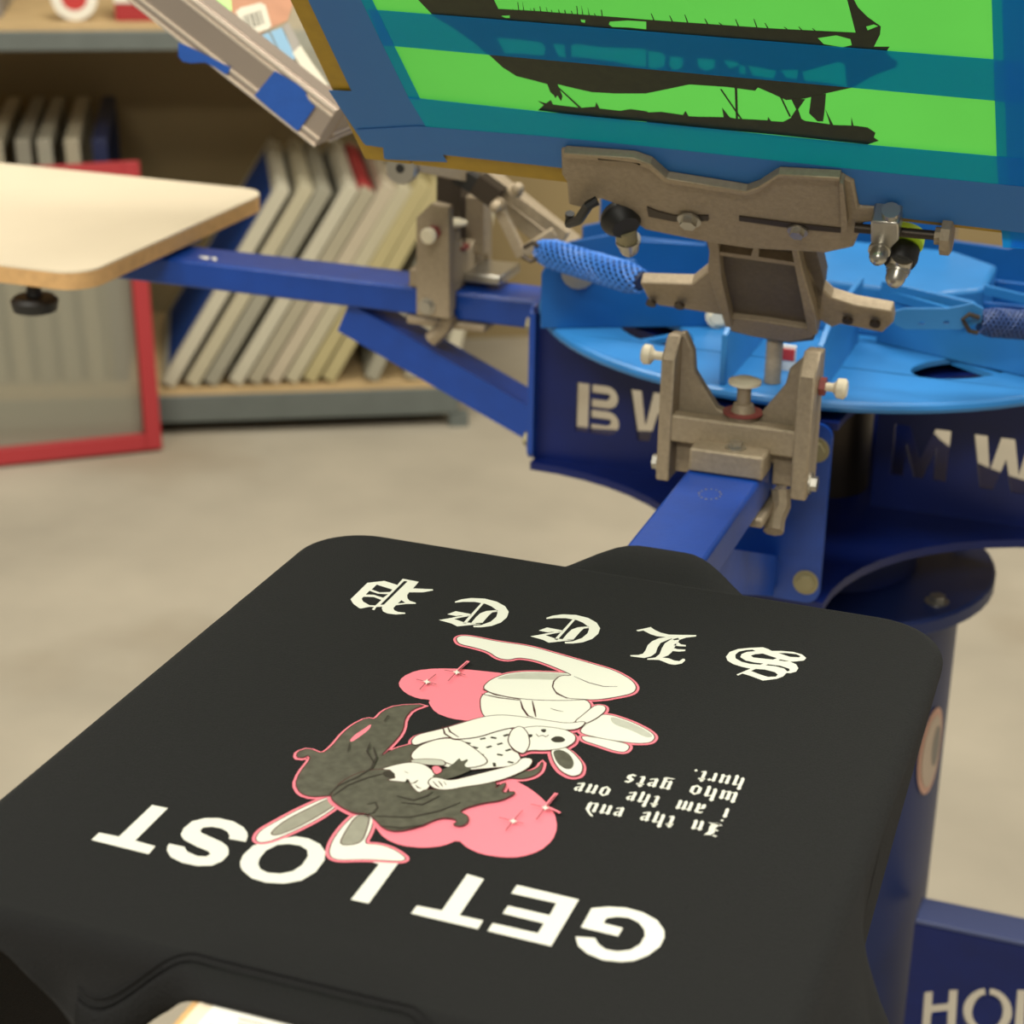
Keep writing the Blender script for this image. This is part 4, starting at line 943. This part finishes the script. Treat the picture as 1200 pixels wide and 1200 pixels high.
# torso, arms
shape('torso', FB, [(-20, 640), (80, 590), (160, 580), (330, 545), (400, 535), (410, 580), (400, 620), (435, 665), (442, 702), (400, 715), (280, 725), (180, 735), (100, 720), (30, 700)], 'white_ink')
for (x, y, a) in ((180, 600, .3), (250, 585, -.3), (215, 620, .4), (280, 625, -.5), (330, 610, -.4), (240, 655, .2), (330, 655, .3), (370, 640, -.5), (315, 695, 1.4), (380, 690, .3), (300, 575, .3), (360, 570, -.5)):
    inkline(FB, [(x, y), (x+28*math.cos(a), y+18*math.sin(a))], 9, 'dark_ink')
shape('top', FB, [(-75, 665), (-30, 620), (60, 590), (150, 590), (230, 640), (287, 692), (268, 712), (200, 726), (130, 715), (80, 695), (10, 700), (-60, 690)], 'white_ink')
shape('collar_shade', FB, [(-80, 690), (0, 685), (78, 690), (90, 715), (20, 712), (-60, 705)], 'grey_ink')
shape('arm', FB, [(-72, 600), (-45, 572), (60, 548), (130, 528), (260, 488), (350, 478), (450, 488), (560, 505), (660, 520), (742, 508), (735, 525), (700, 546), (620, 548), (500, 540), (410, 534), (330, 552), (240, 582), (140, 592), (90, 580), (0, 602), (-60, 622)], 'white_ink', halo=True)
inkline(FB, [(75, 525), (85, 560), (125, 585), (160, 590)], 3)
inkline(FB, [(95, 522), (110, 550), (150, 575)], 3)
# toy head and ear
shape('toy_ear', FB, [(580, 640), (640, 625), (690, 660), (732, 712), (722, 757), (680, 767), (630, 742), (598, 700)], 'white_ink', halo=True)
shape('toy_ear_inside', FB, [(588, 650), (625, 640), (670, 662), (692, 702), (682, 732), (650, 735), (610, 705)], 'hair_ink', line=False)
shape('toy_head', FB, [(450, 540), (520, 532), (600, 540), (660, 552), (698, 578), (692, 607), (645, 634), (560, 645), (480, 642), (440, 660), (400, 640), (390, 590)], 'white_ink', halo=True)
shape('toy_muzzle', FB, [(382, 595), (400, 548), (440, 530), (474, 565), (482, 620), (456, 662), (420, 648), (392, 622)], 'white_ink')
shape('toy_eye', FB, [(578, 595), (600, 580), (630, 580), (652, 595), (640, 608), (600, 610)], 'dark_ink', line=False)
shape('toy_nose', FB, [(530, 548), (560, 545), (560, 558), (545, 564)], 'dark_ink', line=False)
shape('toy_eye', FB, [(478, 570), (498, 572), (494, 584), (480, 586)], 'dark_ink', line=False)
inkline(FB, [(512, 560), (525, 572), (543, 566), (560, 574), (572, 564)], 2)
# face, hair in front
shape('face', FA, [(590, 750), (680, 718), (770, 702), (830, 714), (872, 748), (890, 780), (860, 805), (835, 835), (795, 855), (740, 830), (640, 800)], 'white_ink')
shape('hair', FA, [(392, 852), (440, 795), (520, 752), (610, 735), (680, 742), (640, 758), (700, 772), (640, 788), (760, 800), (745, 775), (765, 815), (800, 850), (840, 830), (900, 832), (960, 826), (1060, 808), (1130, 782), (1165, 800), (1160, 830), (1195, 805), (1210, 800), (1185, 850), (1245, 840), (1250, 850), (1190, 880), (1100, 892), (1020, 915), (990, 935), (1032, 955), (1030, 985), (1000, 1002), (965, 995), (985, 985), (975, 965), (900, 960), (800, 1005), (700, 1026), (640, 1012), (595, 965), (560, 940), (500, 940), (440, 910), (400, 880)], 'hair_ink', halo=True, it=1)
shape('hair', FA, [(860, 770), (900, 745), (960, 715), (995, 680), (1000, 700), (1040, 685), (1010, 720), (1060, 735), (980, 770), (900, 790)], 'hair_ink', line=False)
shape('arm', FB, [(5, 800), (25, 775), (60, 778), (110, 792), (200, 770), (300, 745), (420, 715), (447, 682), (500, 688), (478, 730), (380, 775), (280, 802), (180, 816), (100, 832), (40, 828)], 'white_ink')
inkline(FB, [(30, 782), (45, 800), (60, 812)], 2); inkline(FB, [(55, 780), (68, 796), (75, 808)], 2); inkline(FB, [(80, 784), (92, 800)], 2)
shape('eye', FA, [(632, 750), (660, 742), (692, 755), (690, 772), (665, 778), (640, 770)], 'dark_ink', line=False)
inkline(FA, [(765, 792), (785, 788), (800, 776)], 2.2); inkline(FA, [(788, 800), (800, 812), (815, 815)], 2.2)
inkline(FA, [(735, 735), (755, 745)], 1.4)
shape('collar_tag', FA, [(862, 725), (895, 722), (915, 745), (880, 765)], 'pink_ink')
for l in ([(380, 845), (430, 800), (520, 760), (580, 720), (605, 670), (590, 620)], [(400, 850), (470, 800), (560, 765), (640, 745)], [(560, 890), (600, 880), (610, 905), (590, 930), (540, 940)], [(600, 945), (760, 950), (900, 920), (1000, 880)], [(470, 640), (480, 600)], [(640, 500), (660, 470)], [(700, 850), (780, 870), (840, 850), (870, 830)], [(720, 880), (820, 890), (900, 850)], [(620, 990), (720, 1000), (830, 985)], [(575, 600), (560, 640), (590, 690)]):
    inkline(FA, l, 3, 'dark_ink')
# sparkles
def sparkle(o, x, y, s, arms):
    for (dx, dy) in arms: inkline(o, [(x, y), (x+dx, y+dy)], 2.4)
    LAY[0] += 1
    flat('sparkle', [Z(o, 4, [(x-s*1.5, y-s*.2), (x-s*.3, y-s*.4), (x+s*.2, y-s*1.1), (x+s*.5, y-s*.3), (x+s*1.6, y+s*.2), (x+s*.4, y+s*.5), (x-s*.2, y+s*1.1), (x-s*.5, y+s*.3)])], LAY[0]*2*DL, 'white_ink', fig, t=.00002)
inkline(FA, [(985, 262), (1035, 218)], 11, 'pink_ink')
inkline(FB, [(565, 890), (608, 838)], 11, 'pink_ink'); inkline(FB, [(575, 905), (625, 930)], 9, 'pink_ink')
sparkle(FA, 840, 315, 12, ((-50, -12), (44, -36), (46, 12), (-32, 36)))
sparkle(FA, 980, 270, 12, ((-58, -10), (50, -46), (42, 14), (-40, 42)))
sparkle(FB, 405, 968, 12, ((-65, -16), (44, -50), (50, 12), (-34, 44)))
sparkle(FB, 556, 905, 12, ((-66, -16), (50, -62), (60, 24), (-42, 56)))
